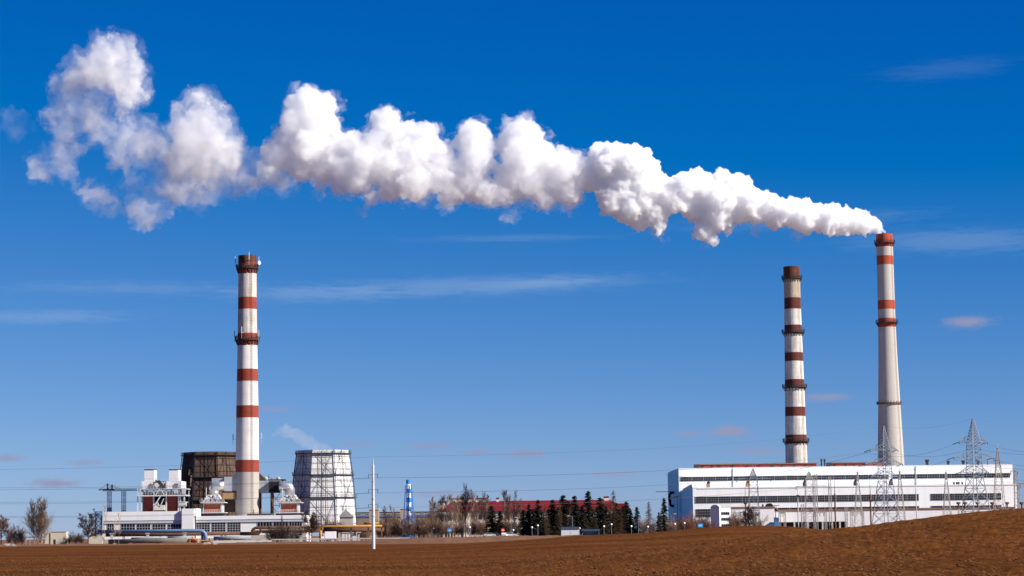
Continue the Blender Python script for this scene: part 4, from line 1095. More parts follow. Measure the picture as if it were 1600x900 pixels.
# ---- middle distance: long blue windowed works, brick stair towers, blue tank, candy striped flue, small grey roofed house
TAN_BRICK = mat('tan_brick', (.36, .27, .19), .9, var=.2, scale=.6, dirt=(.2, .15, .11), dirt_amt=.4)
def middle():
    f = Frame(555, 1180); r = f.root('works_building', 'long far works building with a blue ribbon of small windows behind the bare trees', 'works building')
    x0, x1 = f.x(552), f.x(693); z1 = f.z(600, 801.5)
    m = MB(); m.box(x0, x1, .3, 20, -.5, z1); m.build('wall', mat('works_brown', (.22, .15, .11), .9, var=.25), r)
    m = MB(); m.box(x0, x1, 0, .29, f.z(600, 808), z1); m.build('band', mat('blue_cladding', (.07, .15, .32), .6, var=.2, scale=.3), r)
    m = MB(); m.box(x0 - .3, x1 + .3, -.2, 20.2, z1 + .003, z1 + .5); m.build('roof', DARK_ST, r)
    for i in range(11):
        a = f.x(556 + i * 12.2); win(r, a, a + 3.1, f.z(600, 805), f.z(600, 802.3), 0, 4, 1, t=.3)
    for i, (a, b, y, lab) in enumerate(((577, 591.5, 796.5, 'tan brick tower behind the white utility pole'), (625.5, 637, 795.5, 'tan brick tower behind the blue and white flue'))):
        f = Frame((a + b) / 2, 1120); r = f.root('brick_tower', lab, 'brick tower', 'tan brick stair towers')
        h = f.z((a + b) / 2, y); m = MB(); m.box(f.x(a), f.x(b), 0, 5, -.5, h); m.build('wall', TAN_BRICK, r)
        m = MB(); m.box(f.x(a) - .3, f.x(b) + .3, -.3, 5.3, h + .003, h + .6); m.build('coping', CONC_P, r)
        m = MB(); m.box(f.x(a) + 1.6, f.x(b) - 1.6, -.08, -.004, h * .55, h * .8); m.build('louvre', DARKBROWN, r)
    f = Frame(638.5, 985); r = f.root('storage_tank', 'dark blue domed storage tank half hidden by bare trees, under the blue and white flue', 'tank')
    R_ = 13.2 * MPP(985); h = f.z(638, 815)
    m = MB(); m.lathe([(R_, -.5), (R_, h), (R_ * .8, h + .9), (R_ * .45, h + 1.5), (.05, h + 1.8)], 32, (0, 4), caps=(True, False)); m.build('shell', mat('tank_blue', (.05, .09, .17), .5, var=.15, scale=.3, dirt=(.12, .12, .13), dirt_amt=.4), r, smooth=False)
    m = MB(); t = R(-28); x, y = (R_ + .3) * math.cos(t), 4 + (R_ + .3) * math.sin(t); m.bar((x, y, -.3), (x, y, h), .55); m.build('ladder', LIGHT_ST, r)
    f = Frame(638.5, 975); r = f.root('flue_stack', 'slim blue and white striped flue braced by blue legs', 'flue')
    zt = f.z(638, 749.5); w_ = MB(); rr = 1.0; BW, BB = mat('white_dish', (.8, .8, .8), .5), mat('bright_blue_paint', (.03, .20, .55), .5, var=.1)
    n = 13; hh = (zt - .0) / n
    for i in range(n):
        w_.lathe([(rr, zt - (i + 1) * hh * .0 - (zt - (zt - i * hh)) - hh), (rr, zt - i * hh)], 16, mi=(i + 1) % 2 if i else 1, caps=(i == n - 1, i == 0))
    w_.build('striped_tube', [BW, BB], r, smooth=False)
    zp = f.z(638, 758.5)
    def L4(z): return 1.25 + (2.7 - 1.25) * (zp - z) / zp
    for sx, sy in ((-1, -1), (1, -1), (1, 1), (-1, 1)):
        m = MB(); m.bar((sx * L4(-.5), sy * L4(-.5), -.5), (sx * L4(zp), sy * L4(zp), zp), .3); m.build('leg', BB, r)
    m = MB()
    for k in range(7):
        z = zp * (1 - k / 7); w = L4(z); c = [(-w, -w, z), (w, -w, z), (w, w, z), (-w, w, z)]
        z2 = zp * (1 - (k + 1) / 7); w2 = L4(z2); d = [(-w2, -w2, z2), (w2, -w2, z2), (w2, w2, z2), (-w2, w2, z2)]
        for i in range(4):
            m.bar(c[i], c[(i + 1) % 4], .13); m.bar(c[i], d[(i + 1) % 4], .08)
            if k % 2 == 0: m.bar(c[i], (0, 0, z), .12)
    m.build1('bracing', BB, r)
    f = Frame(540, 955); r = f.root('gate_house', 'small grey house with a pyramid roof and arched door in front of the white tower', 'house')
    a, b = f.x(529), f.x(553); h = f.z(540, 808)
    m = MB(); m.box(a + .4, b - .4, 0, 5, -.5, h); m.build('wall', mat('grey_render', (.36, .33, .3), .9, var=.2), r)
    m = MB(); xm = f.x(539); m.add([(a, -.4, h + .004), (b, -.4, h + .004), (b, 5.4, h + .004), (a, 5.4, h + .004), (xm, 2.5, f.z(540, 795.5))], [(0, 1, 4), (1, 2, 4), (2, 3, 4), (3, 0, 4), (3, 2, 1, 0)]); m.build('roof', mat('grey_slate', (.17, .15, .14), .85, var=.25), r)
    m = MB(); m.prism([(xm - 1.3, 0), (xm + 1.3, 0)] + [(xm + 1.3 * math.cos(t), h * .6 + 1.3 * math.sin(t)) for t in np.linspace(0, math.pi, 10)], -.08, -.004); m.build('arched_door', CONC_P, r)
    for i, (a, b, lab) in enumerate(((534.5, 543, 'pale corrugated container right of the white box truck'), (544, 556, 'pale corrugated container with a dark van beside it, nearer the white utility pole'))):
        f = Frame((a + b) / 2, 930); r = f.root('shipping_container', lab, 'container', 'containers by the pipe bridge'); h = f.z((a + b) / 2, 833)
        m = MB(); m.box(f.x(a), f.x(b), 0, 5, .12, h); m.build('body', CLAD_V, r)
        m = MB(); xm = (f.x(a) + f.x(b)) / 2; m.box(xm - .05, xm + .05, -.05, -.004, .2, h - .1); m.box(xm + .3, xm + .38, -.06, -.006, .2, h - .1); m.build('door_bar', GREY_ST, r)
        m = MB(); m.box(f.x(a) + .2, f.x(a) + .6, 0, 5, -.3, .118); m.box(f.x(b) - .6, f.x(b) - .2, 0, 5, -.3, .118); m.build('foot', DARK_ST, r)
    f = Frame(663, 960); r = f.root('loading_platform', 'two tier pale concrete platform between the blue tank and the bare trees', 'platform')
    m = MB()
    m.box(f.x(652), f.x(675), 0, 4, f.z(663, 826), f.z(663, 822.5)); m.build('upper_slab', CONC_P, r)
    m = MB(); m.box(f.x(652), f.x(670), -1, 4, f.z(663, 832), f.z(663, 829.3)); m.build('lower_slab', CONC_P, r)
    m = MB()
    for px in (654, 661, 668): m.box(f.x(px) - .3, f.x(px) + .3, 1, 1.6, -.5, f.z(663, 826.1))
    m.build('column', CONC_D, r)
middle()
# ------------------------------------------------------------------ pylons, masts, poles and wires
BLUE_GAL = mat('blue_grey_galvanised', (.16, .185, .225), .6, .2, var=.15)
WHITE_GAL = mat('weathered_pale_lattice', (.34, .32, .30), .7, .1, var=.2)
WIRE = mat('dark_wire', (.09, .10, .13), .6, .3)
INSUL = mat('glass_insulator', (.06, .09, .12), .2)

WIRE_ENDS = {}
def pylon(px, Y, ytop, ybase_w, ywaist, wwaist, arms, label, rz, key):
    """tension pylon: splayed body to the waist, narrower square shaft, peak and cross arms"""
    f = Frame(px, Y); r = f.root('pylon', label, 'pylon', 'high voltage pylons before the hall'); r.rotation_euler = (0, 0, rz)
    zt, zw = f.z(px, ytop), f.z(px, ywaist)
    m = MB(); lattice(m, (0, 0, -1), (0, 0, zw), ybase_w, wwaist, 5, .22, .13)
    z_arm = f.z(px, arms[0][0])
    lattice(m, (0, 0, zw), (0, 0, z_arm), wwaist, wwaist * .86, 10, .19, .10); lattice(m, (0, 0, z_arm), (0, 0, zt), wwaist * .86, .3, 8, .16, .09)
    m.build1('lattice_body', BLUE_GAL, r)
    for k, (py, l, rr) in enumerate(arms):
        z = f.z(px, py); hw = wwaist * .43
        for s, L_ in ((-1, l), (1, rr)):
            m = MB(); tip = Vector((s * L_, 0, z))
            for y in (-hw, hw): m.bar((s * hw, y, z), tip, .2); m.bar((s * hw, y, z + 2.2), tip, .17)
            for q in (.25, .5, .75):
                x = s * (hw + (L_ - hw) * q); w = hw * (1 - q)
                m.bar((x, -w, z), (x, w, z), .12); m.bar((x, -w, z), (x, -w, z + 2.2 * (1 - q)), .12); m.bar((x, w, z), (x, w, z + 2.2 * (1 - q)), .12)
            m.build1('crossarm', BLUE_GAL, r)
            for d in (-1, 1):
                a = tip + Vector((0, d * .2, 0)); b = tip + Vector((-.9 if d > 0 else -1.6, d * 2.6, -.75))
                i = MB(); n = 9
                pts = [a.lerp(b, q / (2 * n)) for q in range(2 * n + 1)]
                i.tube(pts, [.18 if q % 2 else .08 for q in range(2 * n + 1)], 6); i.build1('insulator', INSUL, r)
                WIRE_ENDS.setdefault(key, {})[(k, s, d)] = f.O + Matrix.Rotation(rz, 3, 'Z') @ b
    WIRE_ENDS[key]['top'] = f.O + Vector((0, 0, zt))
    return f, r
pylon(1384.5, 905, 665.5, 9.0, 752, 4.0, [(703, 7.0, 6.4), (725, 9.8, 8.6), (745, 7, 6.2)], 'blue grey lattice pylon standing in front of the tallest chimney base', R(28), 'P1')
pylon(1525, 850, 654, 9.6, 745, 4.3, [(691, 6.6, 6.0), (715, 9.2, 8.4), (738, 6.6, 6.0)], 'taller blue grey lattice pylon near the right end of the hall', R(24), 'P2')

def mast(px, Y, ytop, base_w, mid_w, ymid, label, top_arm=None, m_=None, spike=True, legs=1):
    f = Frame(px, Y); r = f.root('lattice_mast', label, 'lattice mast', 'pale switchyard masts before the hall')
    zt, zm = f.z(px, ytop), f.z(px, ymid)
    m = MB(); lattice(m, (0, 0, -1), (0, 0, zm), base_w, mid_w, 9, .2, .12); lattice(m, (0, 0, zm), (0, 0, zt), mid_w, .35, 7, .17, .1)
    m.build1('lattice_body', m_ or WHITE_GAL, r)
    if spike:
        m = MB(); m.tube([(0, 0, zt), (0, 0, zt + 2.2)], [.12, .04], 6); m.box(-.5, .5, -.5, .5, zt - .1, zt + .1); m.build1('lightning_rod', GREY_ST, r)
    if top_arm:
        py, l, rr = top_arm; z = f.z(px, py); m = MB()
        m.bar((-l, 0, z), (rr, 0, z), .28); m.bar((-l, 0, z), (0, 0, z + 1.3), .14); m.bar((rr, 0, z), (0, 0, z + 1.3), .14)
        m.build1('crossarm', m_ or WHITE_GAL, r)
        for s, L_ in ((-1, l), (1, rr)):
            i = MB(); i.tube([(s * L_, 0, z), (s * L_, 0, z - 1.6)], .16, 6); i.build1('insulator', INSUL, r)
    return f, r
mast(1178, 1040, 733, 5.2, 3.6, 748, 'broad pale lattice mast left of the blue cabin, behind the bare trees', (748, 7.5, 8), BLUE_GAL)
mast(1265.5, 1040, 738, 4.2, 3.4, 748, 'broad pale lattice mast below the red brown gallery right of the sooty chimney', (760, 6, 9))
mast(1341.5, 1020, 738, 4.6, 1.0, 752, 'tapered pale lattice mast left of the near blue grey pylon', None)
mast(1407.5, 985, 737, 4.4, 1.0, 750, 'tapered pale lattice mast just right of the near blue grey pylon', None)
mast(1480, 980, 738, 4.4, .9, 750, 'tapered pale lattice mast left of the taller blue grey pylon', None)
mast(1562, 930, 700, 5.6, 1.9, 730, 'tall pale lattice mast right of the taller blue grey pylon', (720, 4.2, .6))
mast(1589, 960, 735, 2.2, 1.2, 745, 'thin pale lattice mast at the far right edge beyond the hall', (736, 2.0, .8))

def column(px, Y, ytop, w, label, m_, fat=None, head=None):
    f = Frame(px, Y); r = f.root('switchyard_post', label, 'post', 'switchyard posts before the hall')
    z = f.z(px, ytop); m = MB()
    if fat:
        lattice(m, (0, 0, -1), (0, 0, z), fat, fat, 14, .16, .1); m.build1('lattice_body', m_, r)
    else:
        m.tube([(0, 0, -1), (0, 0, z * .72)], w, 8); m.tube([(0, 0, z * .72), (0, 0, z)], [w * .5, .06], 6); m.build1('shaft', m_, r)
    if head:
        h = MB(); zz = z * head; h.box(-.7, .7, -.5, .5, zz - .5, zz + .4); h.build1('equipment', DARK_ST, r)
    return r
column(1165, 1050, 757, .32, 'thin rust brown post right of the bare tree, before the hall window ribbon', RUST_ST, head=.62)
column(1247, 1050, 752, .25, 'thin pale post carrying a small dark box right of the blue cabin', GREY_ST, head=.72)
column(1276, 1035, 741, 0, 'slim pale lattice column right of the broad mast under the gallery', WHITE_GAL, fat=1.0)
column(1297.5, 1035, 745, 0, 'slim pale lattice column beneath the gap between the two rooftop galleries', WHITE_GAL, fat=1.1)
column(1305, 1040, 748, .36, 'dark brown topped post right of the gap between the rooftop galleries', RUST_ST)
column(1360.5, 1035, 749, .36, 'brown post with a dark head between the tapered mast and the near pylon', RUST_ST, head=.6)
column(1254, 1030, 788, 0, 'short pale lattice column over the left dark bay of the long annex', WHITE_GAL, fat=1.2)
column(1322, 1030, 792, 0, 'short pale lattice column over the right end of the dark bays', WHITE_GAL, fat=1.0)
column(1432, 1000, 738, .22, 'very thin pale post at the break in the hall window ribbon', GREY_ST)
for i, (px, lab) in enumerate(((1498, 'rust topped insulator post nearest the tapered mast, before the hall'), (1508, 'rust topped insulator post left of the taller pylon legs'), (1528, 'rust topped insulator post between the taller pylon legs'), (1551, 'rust topped insulator post right of the taller pylon legs'), (1574, 'rust topped insulator post beside the tall right mast'), (1597, 'rust topped insulator post at the right picture edge'))):
    f = Frame(px, 940); r = f.root('insulator_post', lab, 'insulator post', 'rust topped insulator posts'); z = f.z(px, 784.5)
    MB().box(-.3, .3, -.3, .3, -.5, z - 2.8).build1('post', CONC_P, r)
    MB().tube([(0, 0, z - 2.8), (0, 0, z - .9)], .35, 8).build1('insulator', RUST_ST, r)
    MB().tube([(0, 0, z - .9), (0, 0, z)], [.8, .9], 10).build1('head', RUST_ST, r)
def portal(px0, px1, Y, ytop, label, n=2):
    f = Frame((px0 + px1) / 2, Y); r = f.root('switchyard_portal', label, 'portal frame', 'switchyard portal frames')
    z = f.z((px0 + px1) / 2, ytop)
    for i in range(n):
        x = f.x(px0 + (px1 - px0) * i / (n - 1)); m = MB(); lattice(m, (x, 0, -1), (x, 0, z), 1.0, .8, 9, .16, .1); m.build1('leg', WHITE_GAL, r)
    m = MB(); lattice(m, (f.x(px0), 0, z), (f.x(px1), 0, z), .8, .8, 10, .15, .1); m.build1('crossarm', WHITE_GAL, r)
    for i in range(3):
        x = f.x(px0 + (px1 - px0) * (i + .5) / 3); m = MB(); m.tube([(x, 0, z - .4), (x, 0, z - 2)], .15, 6); m.build1('insulator', INSUL, r)
portal(1218, 1226, 1060, 801, 'short pale portal frame just right of the blue cabin')
portal(1272, 1290, 1045, 800, 'pale portal frame standing before the dark annex bays')
portal(1330, 1348, 1030, 799, 'pale portal frame around the foot of the tapered mast')
portal(1592, 1612, 1000, 756, 'pale portal frame cut by the right picture edge')

# white utility pole in the field and its wires
POLE_W = mat('white_pole', (.60, .60, .61), .6, var=.08, streak=.25, scale=.6, dirt=(.35, .3, .26), dirt_amt=.4)
fp = Frame(583.3, 425); pr = fp.root('utility_pole', 'tall white stepped utility pole standing alone at the field edge', 'utility pole')
ZP = lambda py: fp.z(583, py)
m = MB()
segs = [(857.5, 806, .31), (806, 779, .285), (779, 752, .25), (752, 726, .215)]
for a, b, rr in segs: m.lathe([(rr, ZP(a) - (.6 if a > 850 else 0)), (rr * .97, ZP(b) - .03), (rr * .80, ZP(b))], 16, caps=(True, True))
m.build1('shaft', POLE_W, pr, smooth=False)
m = MB()
for a, b, rr in segs[:-1]: m.lathe([(rr * 1.0, ZP(b) - .12), (rr * 1.16, ZP(b) - .1), (rr * 1.16, ZP(b) + .1), (rr * .9, ZP(b) + .12)], 16, caps=(False, False))
m.build1('flange', GREY_ST, pr)
m = MB(); m.tube([(0, 0, ZP(726)), (0, 0, ZP(713.5))], [.12, .03], 8); m.bar((-.35, 0, ZP(717)), (.35, 0, ZP(717)), .05); m.bar((-.3, 0, ZP(721)), (.3, 0, ZP(721)), .05); m.build1('peak', GREY_ST, pr)
m = MB(); zz = np.arange(ZP(845), ZP(730), .5)
for i, z in enumerate(zz): m.bar((.2, -.25 if i % 2 else -.05, z), (.42, -.25 if i % 2 else -.05, z), .03)
m.build1('step_bolts', GREY_ST, pr)
pole_pts = {}
for lvl, py in enumerate((742, 765.5, 788.5)):
    for k, dx in enumerate((-.85, .85)):
        m = MB(); z = ZP(py); m.bar((0, 0, z), (dx * 1.05, -.1, z + .1), .07)
        m.tube([(dx, -.1, z + .1), (dx, -.1, z - .55)], [.05, .07], 6); m.build1('insulator', INSUL, pr)
        pole_pts[(lvl, k)] = fp.O + Vector((dx, -.1, z - .55))
pole_pts['top'] = fp.O + Vector((0, 0, ZP(714)))
def wire(a, b, sag, rad, label, n=28):
    a, b = Vector(a), Vector(b)
    pts = [a.lerp(b, i / n) - Vector((0, 0, sag * 4 * (i / n) * (1 - i / n))) for i in range(n + 1)]
    m = MB(); m.tube([p - a for p in pts], rad, 4)
    o = m.build1('overhead_wire', WIRE); o.location = a
    tag(o, label, 'overhead wire', 'overhead wires')
WR = .018
LV = {0: 'upper', 1: 'middle', 2: 'lower'}
for (lvl, k), p in list(pole_pts.items() if True else ()) if False else [(q, pole_pts[q]) for q in pole_pts if q != 'top']:
    py0 = {0: (758, 762), 1: (780, 783.5), 2: (801.5, 804.5)}[lvl][k]
    q = P(-180, py0 + 2, 470)
    wire(p, q, .9, WR, '%s overhead wire of the %s pair running left from the white pole' % (('near', 'far')[k], LV[lvl]))
    e_, g_ = WIRE_ENDS['P1'][(lvl, -1, -1)], WIRE_ENDS['P1'][(lvl, 1, -1)]
    q = e_ if k == 0 else e_.lerp(g_, .16) + Vector((0, 0, .3))
    wire(p, q, 2.3, WR, '%s overhead wire of the %s pair from the white pole to the near pylon' % (('near', 'far')[k], LV[lvl]), 40)
wire(pole_pts['top'], P(-180, 734, 470), .7, WR * .8, 'top earth wire running left from the tip of the white pole')
wire(pole_pts['top'], WIRE_ENDS['P1']['top'], 2.4, WR, 'top earth wire from the white pole tip to the near pylon', 40)
wire(WIRE_ENDS['P1']['top'], WIRE_ENDS['P2']['top'], 2.0, WR, 'top earth wire between the tips of the two big pylons')
n_ = 0
names = ['upper left', 'upper right', 'middle left', 'middle right', 'lower left', 'lower right']
for k in range(3):
    for s in (-1, 1):
        a, b = WIRE_ENDS['P1'][(k, s, 1)], WIRE_ENDS['P2'][(k, s, 1)]
        wire(a, b, 3.0, .03, 'overhead wire between the %s arms of the two big pylons' % names[n_])
        a, b = WIRE_ENDS['P2'][(k, s, -1)], P(1720 + 12 * k, 690 + 22 * k + 8 * (s < 0), 640)
        wire(a, b, 3.0, .028, 'overhead wire leaving the %s arm of the taller pylon towards the right' % names[n_])
        n_ += 1
wire(WIRE_ENDS['P1'][(0, -1, -1)], P(1040, 742, 1270), 5, .05, 'overhead wire from the near pylon upper left arm down to the hall roof')
# ------------------------------------------------------------------ lamps, signs, kiosks, vehicles
POLE_B = mat('blue_grey_pole', (.10, .13, .19), .6, var=.1)
GLOBE = mat('white_globe', (.85, .85, .85), .3)
def globe_lamp(px, ytop, Y, label):
    f = Frame(px, Y); r = f.root('street_lamp', label, 'street lamp', 'globe street lamps along the bank'); z = max(2.5, f.z(px, ytop))
    m = MB(); m.tube([(0, 0, -.5), (0, 0, z - .5)], [.14, .09], 8); m.build1('pole', POLE_B, r)
    m = MB(); m.ball((0, 0, z - .1), .4, 12); m.build1('globe', GLOBE, r, smooth=True)
lamps = [(733.8, 823.5, 'globe lamp before the bare trees at the left end of the office'), (801.6, 828, 'globe lamp just right of the blue pole and white car'), (830.8, 823.8, 'left globe lamp of the pair before the black spruces'),
         (839.9, 820.8, 'right and higher globe lamp of the pair before the black spruces'), (905, 825, 'globe lamp at the right corner of the white kiosk'), (943.2, 822, 'globe lamp just right of the blue bus shelter'),
         (955, 819, 'taller globe lamp between the bus shelter and the office right end'), (986, 822, 'globe lamp beyond the right end of the office'), (1011.8, 822.8, 'globe lamp right of the lone spruce beyond the office'),
         (1054, 818.5, 'globe lamp on the hill edge below the blue hall end'), (1069, 817, 'globe lamp on the hill edge right of the lamp below the hall end')]
for a in lamps: globe_lamp(a[0], a[1], 880, a[2])
def tall_lamp(px, ytop, Y, label, arm):
    f = Frame(px, Y); r = f.root('street_lamp', label, 'street lamp', 'tall street lights along the road'); z = f.z(px, ytop)
    m = MB(); m.tube([(0, 0, -.5), (0, 0, z)], [.16, .09], 8); m.tube([(0, 0, z), (arm * .5, 0, z + .3), (arm, 0, z + .35)], .07, 6); m.build1('pole', POLE_B, r)
    m = MB(); m.box(min(arm, arm * 1.8), max(arm, arm * 1.8), -.2, .2, z + .22, z + .5); m.build1('lamp_head', LIGHT_ST, r)
tall_lamp(799, 810, 885, 'tall blue grey street light beside the red round sign', 1.2)
tall_lamp(893.8, 807.5, 885, 'tall blue grey street light behind the white kiosk', -1.0)
tall_lamp(997, 808, 890, 'tall blue grey street light in front of the lone spruce', 1.0)
tall_lamp(1044.5, 804.6, 900, 'tall street light left of the pair at the blue hall end', -1.0)
tall_lamp(1048, 804.3, 896, 'tall street light right of the pair at the blue hall end', 1.2)
tall_lamp(674.5, 827, 880, 'short grey post lamp by the pale concrete platform', .5)

def sign(px, yc, Y, shape, col, label, size=1.0):
    f = Frame(px, Y); r = f.root('road_sign', label, 'road sign'); z = f.z(px, yc)
    MB().tube([(0, .1, -.5), (0, .1, z + size * .4)], .06, 6).build1('post', GREY_ST, r)
    m = MB()
    if shape == 'round': m.tube([(0, 0, z), (0, .06, z)], size * .7, 20)
    else: m.box(-size, size, 0, .06, z - size * .7, z + size * .7)
    p = m.build1('panel', col, r)
    m = MB(); m.box(-size * .45, size * .45, -.03, -.004, z - size * .12, z + size * .12); m.build1('white_bar', GLOBE, p)
sign(785.5, 828.3, 860, 'round', mat('sign_red', (.62, .06, .03), .4), 'round red no entry sign beside the white car', 1.0)
sign(1094, 821, 800, 'square', mat('sign_blue', (.05, .3, .7), .4), 'small blue square sign on the hill crest before the hall', .9)
sign(702.3, 828.5, 890, 'square', mat('sign_blue', (.05, .3, .7), .4), 'blue square sign before the office porch', .8)

def kiosks():
    f = Frame(890.5, 820); r = f.root('kiosk', 'white box kiosk with a dark blue flat roof before the spruces', 'kiosk')
    a, b = f.x(876.5), f.x(904.5); h = f.z(890, 826.3)
    m = MB(); m.box(a, b, 0, 4, -1, h); m.build('wall', mat('kiosk_white', (.55, .56, .58), .6, var=.06), r)
    m = MB(); m.box(a - .2, b + .2, -.3, 4.2, h + .003, f.z(890, 823.4)); m.build('roof', mat('kiosk_blue', (.035, .07, .13), .6, var=.2), r)
    m = MB(); xm = (a + b) / 2; m.box(xm - .06, xm + .06, -.03, -.004, -.3, h); m.box(xm + .3, xm + .5, -.05, -.006, h * .4, h * .55); m.build1('door_seam', GREY_ST, r)
    f = Frame(922, 815); r = f.root('bus_shelter', 'blue open bus shelter with a dark roof right of the white kiosk', 'bus shelter')
    a, b = f.x(909.5), f.x(935.5); h = f.z(922, 829.6)
    BS = mat('shelter_blue', (.13, .30, .52), .5, var=.15)
    m = MB(); m.box(a, b, 2.0, 2.1, -1, h); m.build1('back_wall', BS, r)
    m = MB(); m.box(a, a + .1, 0, 1.99, -1, h); m.box(b - .1, b, 0, 1.99, -1, h); m.build('wall', BS, r)
    m = MB(); m.box(a - .3, b + .3, -.5, 2.4, h + .003, f.z(922, 826.8)); m.build('roof', mat('kiosk_blue', (.035, .07, .13), .6, var=.2), r)
    m = MB(); m.box(a + .5, b - .5, 1.4, 1.9, .5, .62); m.box(a + .7, a + .85, 1.5, 1.8, -1, .499); m.box(b - .85, b - .7, 1.5, 1.8, -1, .499); m.build1('bench', RUST_ST, r)
kiosks()

RUBBER = mat('tyre_rubber', (.02, .02, .02), .9)
WINDSCREEN = mat('car_glass', (.03, .04, .05), .1, spec=.6)
def wheel(parent, x, y, z, r_, w):
    m = MB(); m.tube([(x, y - w / 2, z), (x, y + w / 2, z)], r_, 16); o = m.build1('wheel', RUBBER, parent)
    m = MB(); m.tube([(x, y - w / 2 - .02, z), (x, y - w / 2 - .004, z)], r_ * .55, 12); m.build1('rim', GREY_ST, o)
def car(px, Y, col, label, rz=0.0, estate=False, group='cars parked behind the bank'):
    f = Frame(px, Y, rz); r = f.root('parked_car', label, 'car', group); L_ = 2.1
    body = [(-L_, .35), (L_, .35), (L_ + .05, .65), (L_ - .1, .85), (1.15, .95), (.55, 1.42), (-1.3 if not estate else -1.9, 1.45), (-1.85 if not estate else -2.08, 1.0), (-L_ - .05, .9)]
    m = MB(); m.prism(body, -.8, .8); m.build1('body', mat(col[0], col[1], .3, spec=.5, var=.04), r)
    g = [(1.02, .98), (.52, 1.37), (-1.25 if not estate else -1.82, 1.39), (-1.7 if not estate else -1.98, 1.0)]
    MB().prism(g, -.812, -.803).build1('side_window', WINDSCREEN, r); MB().prism(g, .803, .812).build1('side_window', WINDSCREEN, r)
    m = MB(); m.add([(1.12, -.7, 1.0), (1.12, .7, 1.0), (.59, .62, 1.41), (.59, -.62, 1.41)], [(0, 1, 2, 3)]); m.v = [(x + .02, y, z + .01) for x, y, z in m.v]; m.build1('windscreen', WINDSCREEN, r)
    for x in (-1.3, 1.3):
        for y in (-.72, .72): wheel(r, x, y, .32, .32, .22)
    for y in (-.6, .6):
        m = MB(); m.box(L_ + .02, L_ + .06, y - .15, y + .15, .62, .75); m.build1('headlight', GLOBE, r)
WHITE_C, SIL_C, DARK_C = ('car_white', (.75, .75, .75)), ('car_silver', (.45, .46, .48)), ('car_dark', (.03, .035, .05))
car(764.8, 835, SIL_C, 'silver car leftmost of the row behind the earth bank', R(5))
car(774.5, 838, DARK_C, 'dark car between the silver car and the red round sign', R(4))
car(788.2, 832, WHITE_C, 'white car under the red round sign', R(80), True)
car(797.2, 838, ('car_grey', (.5, .5, .52)), 'grey car half hidden right of the white car', R(3))
car(552, 935, DARK_C, 'dark car parked before the pale containers', R(8))
car(428, 905, DARK_C, 'dark car in the shade under the rusty pipes', R(4))
def truck():
    f = Frame(513.5, 895); r = f.root('box_truck', 'white box truck with its cab to the left beside the yellow pipe', 'truck')
    a, b = f.x(507.8), f.x(525); zt = f.z(516, 830.4); za = .55
    TW = mat('truck_white', (.78, .78, .78), .4, var=.04)
    m = MB(); m.box(a, b, -1.1, 1.1, za + .3, zt); m.build1('cargo_box', TW, r)
    c = f.x(501.8); m = MB(); m.prism([(c, za), (a - .05, za), (a - .05, zt * .80), (a - .9, zt * .80), (c + .35, zt * .52), (c, zt * .46)], -1.0, 1.0); m.build1('cab', TW, r)
    m = MB(); m.prism([(c + .45, zt * .53), (a - .5, zt * .53), (a - .5, zt * .74), (a - .88, zt * .74)], -1.012, -1.003); m.build1('side_window', WINDSCREEN, r)
    m = MB(); m.add([(c + .33, -.9, zt * .53), (c + .33, .9, zt * .53), (a - .92, .85, zt * .78), (a - .92, -.85, zt * .78)], [(0, 3, 2, 1)]); m.v = [(x - .03, y, z + .03) for x, y, z in m.v]; m.build1('windscreen', WINDSCREEN, r)
    m = MB(); m.box(c + .1, b, -.9, .9, .4, za + .29); m.build1('chassis', DARK_ST, r)
    for x in (c + .9, b - 1.1):
        for y in (-.95, .95): wheel(r, x, y, .4, .42, .28)
truck()
# pale cut blocks lying at the field edge
for i, (px, Y, w, lab) in enumerate(((324, 800, 8, 'left heap of white rubble slabs at the field edge'), (336, 800, 7, 'right heap of white rubble slabs at the field edge'), (8, 880, 14, 'pile of pale broken concrete at the far left edge'), (17, 850, 20, 'flat pale slab pile at the far left field edge'), (499, 830, 9, 'small pale slab lying on the bank below the truck'), (520, 830, 6, 'smaller pale slab lying on the bank right below the truck'))):
    f = Frame(px, Y); r = f.root('rubble_heap', lab, 'rubble', 'pale rubble along the field edge'); rng = random.Random(i + 3)
    m = MB()
    for k in range(7):
        x = (rng.random() - .5) * w * MPP(Y); y = rng.uniform(-.6, .6); s = rng.uniform(.3, .75); h = rng.uniform(.2, .75)
        a = rng.uniform(-.5, .5); c_, s_ = math.cos(a) * s, math.sin(a) * s
        m.add([(x - c_, y - s_, -.2), (x + c_, y - s_ * .3, -.2), (x + c_ * .8, y + s, -.2), (x - c_ * .9, y + s * .8, -.2), (x - c_ * .9, y - s_ * .8, h), (x + c_ * .8, y - s_ * .2, h * .8), (x + c_ * .7, y + s * .8, h), (x - c_ * .8, y + s * .7, h * .7)],
              [(3, 2, 1, 0), (4, 5, 6, 7), (0, 1, 5, 4), (1, 2, 6, 5), (2, 3, 7, 6), (3, 0, 4, 7)])
    m.build1('slab_pile', CONC_P, r)
# ------------------------------------------------------------------ trees and shrubs
def bark(n, c, v=.25): return mat(n, c, .95, var=v, scale=.8)
BIRCH_B = bark('pale_bark', (.36, .31, .26)); DARK_B = bark('dark_bark', (.045, .03, .023)); TAN_T = bark('tan_twigs', (.33, .25, .17))
BROWN_T = bark('brown_twigs', (.18, .11, .075)); RED_T = bark('red_brown_twigs', (.15, .062, .040)); DARK_T = bark('dark_twigs', (.055, .034, .025))
NEEDLE = mat('spruce_needles', (.013, .013, .007), .9, var=.55, scale=.5); LARCH_T = bark('larch_twigs', (.085, .052, .028), .35)
NEEDLE_B = mat('brownish_needles', (.042, .030, .014), .9, var=.5, scale=.5)

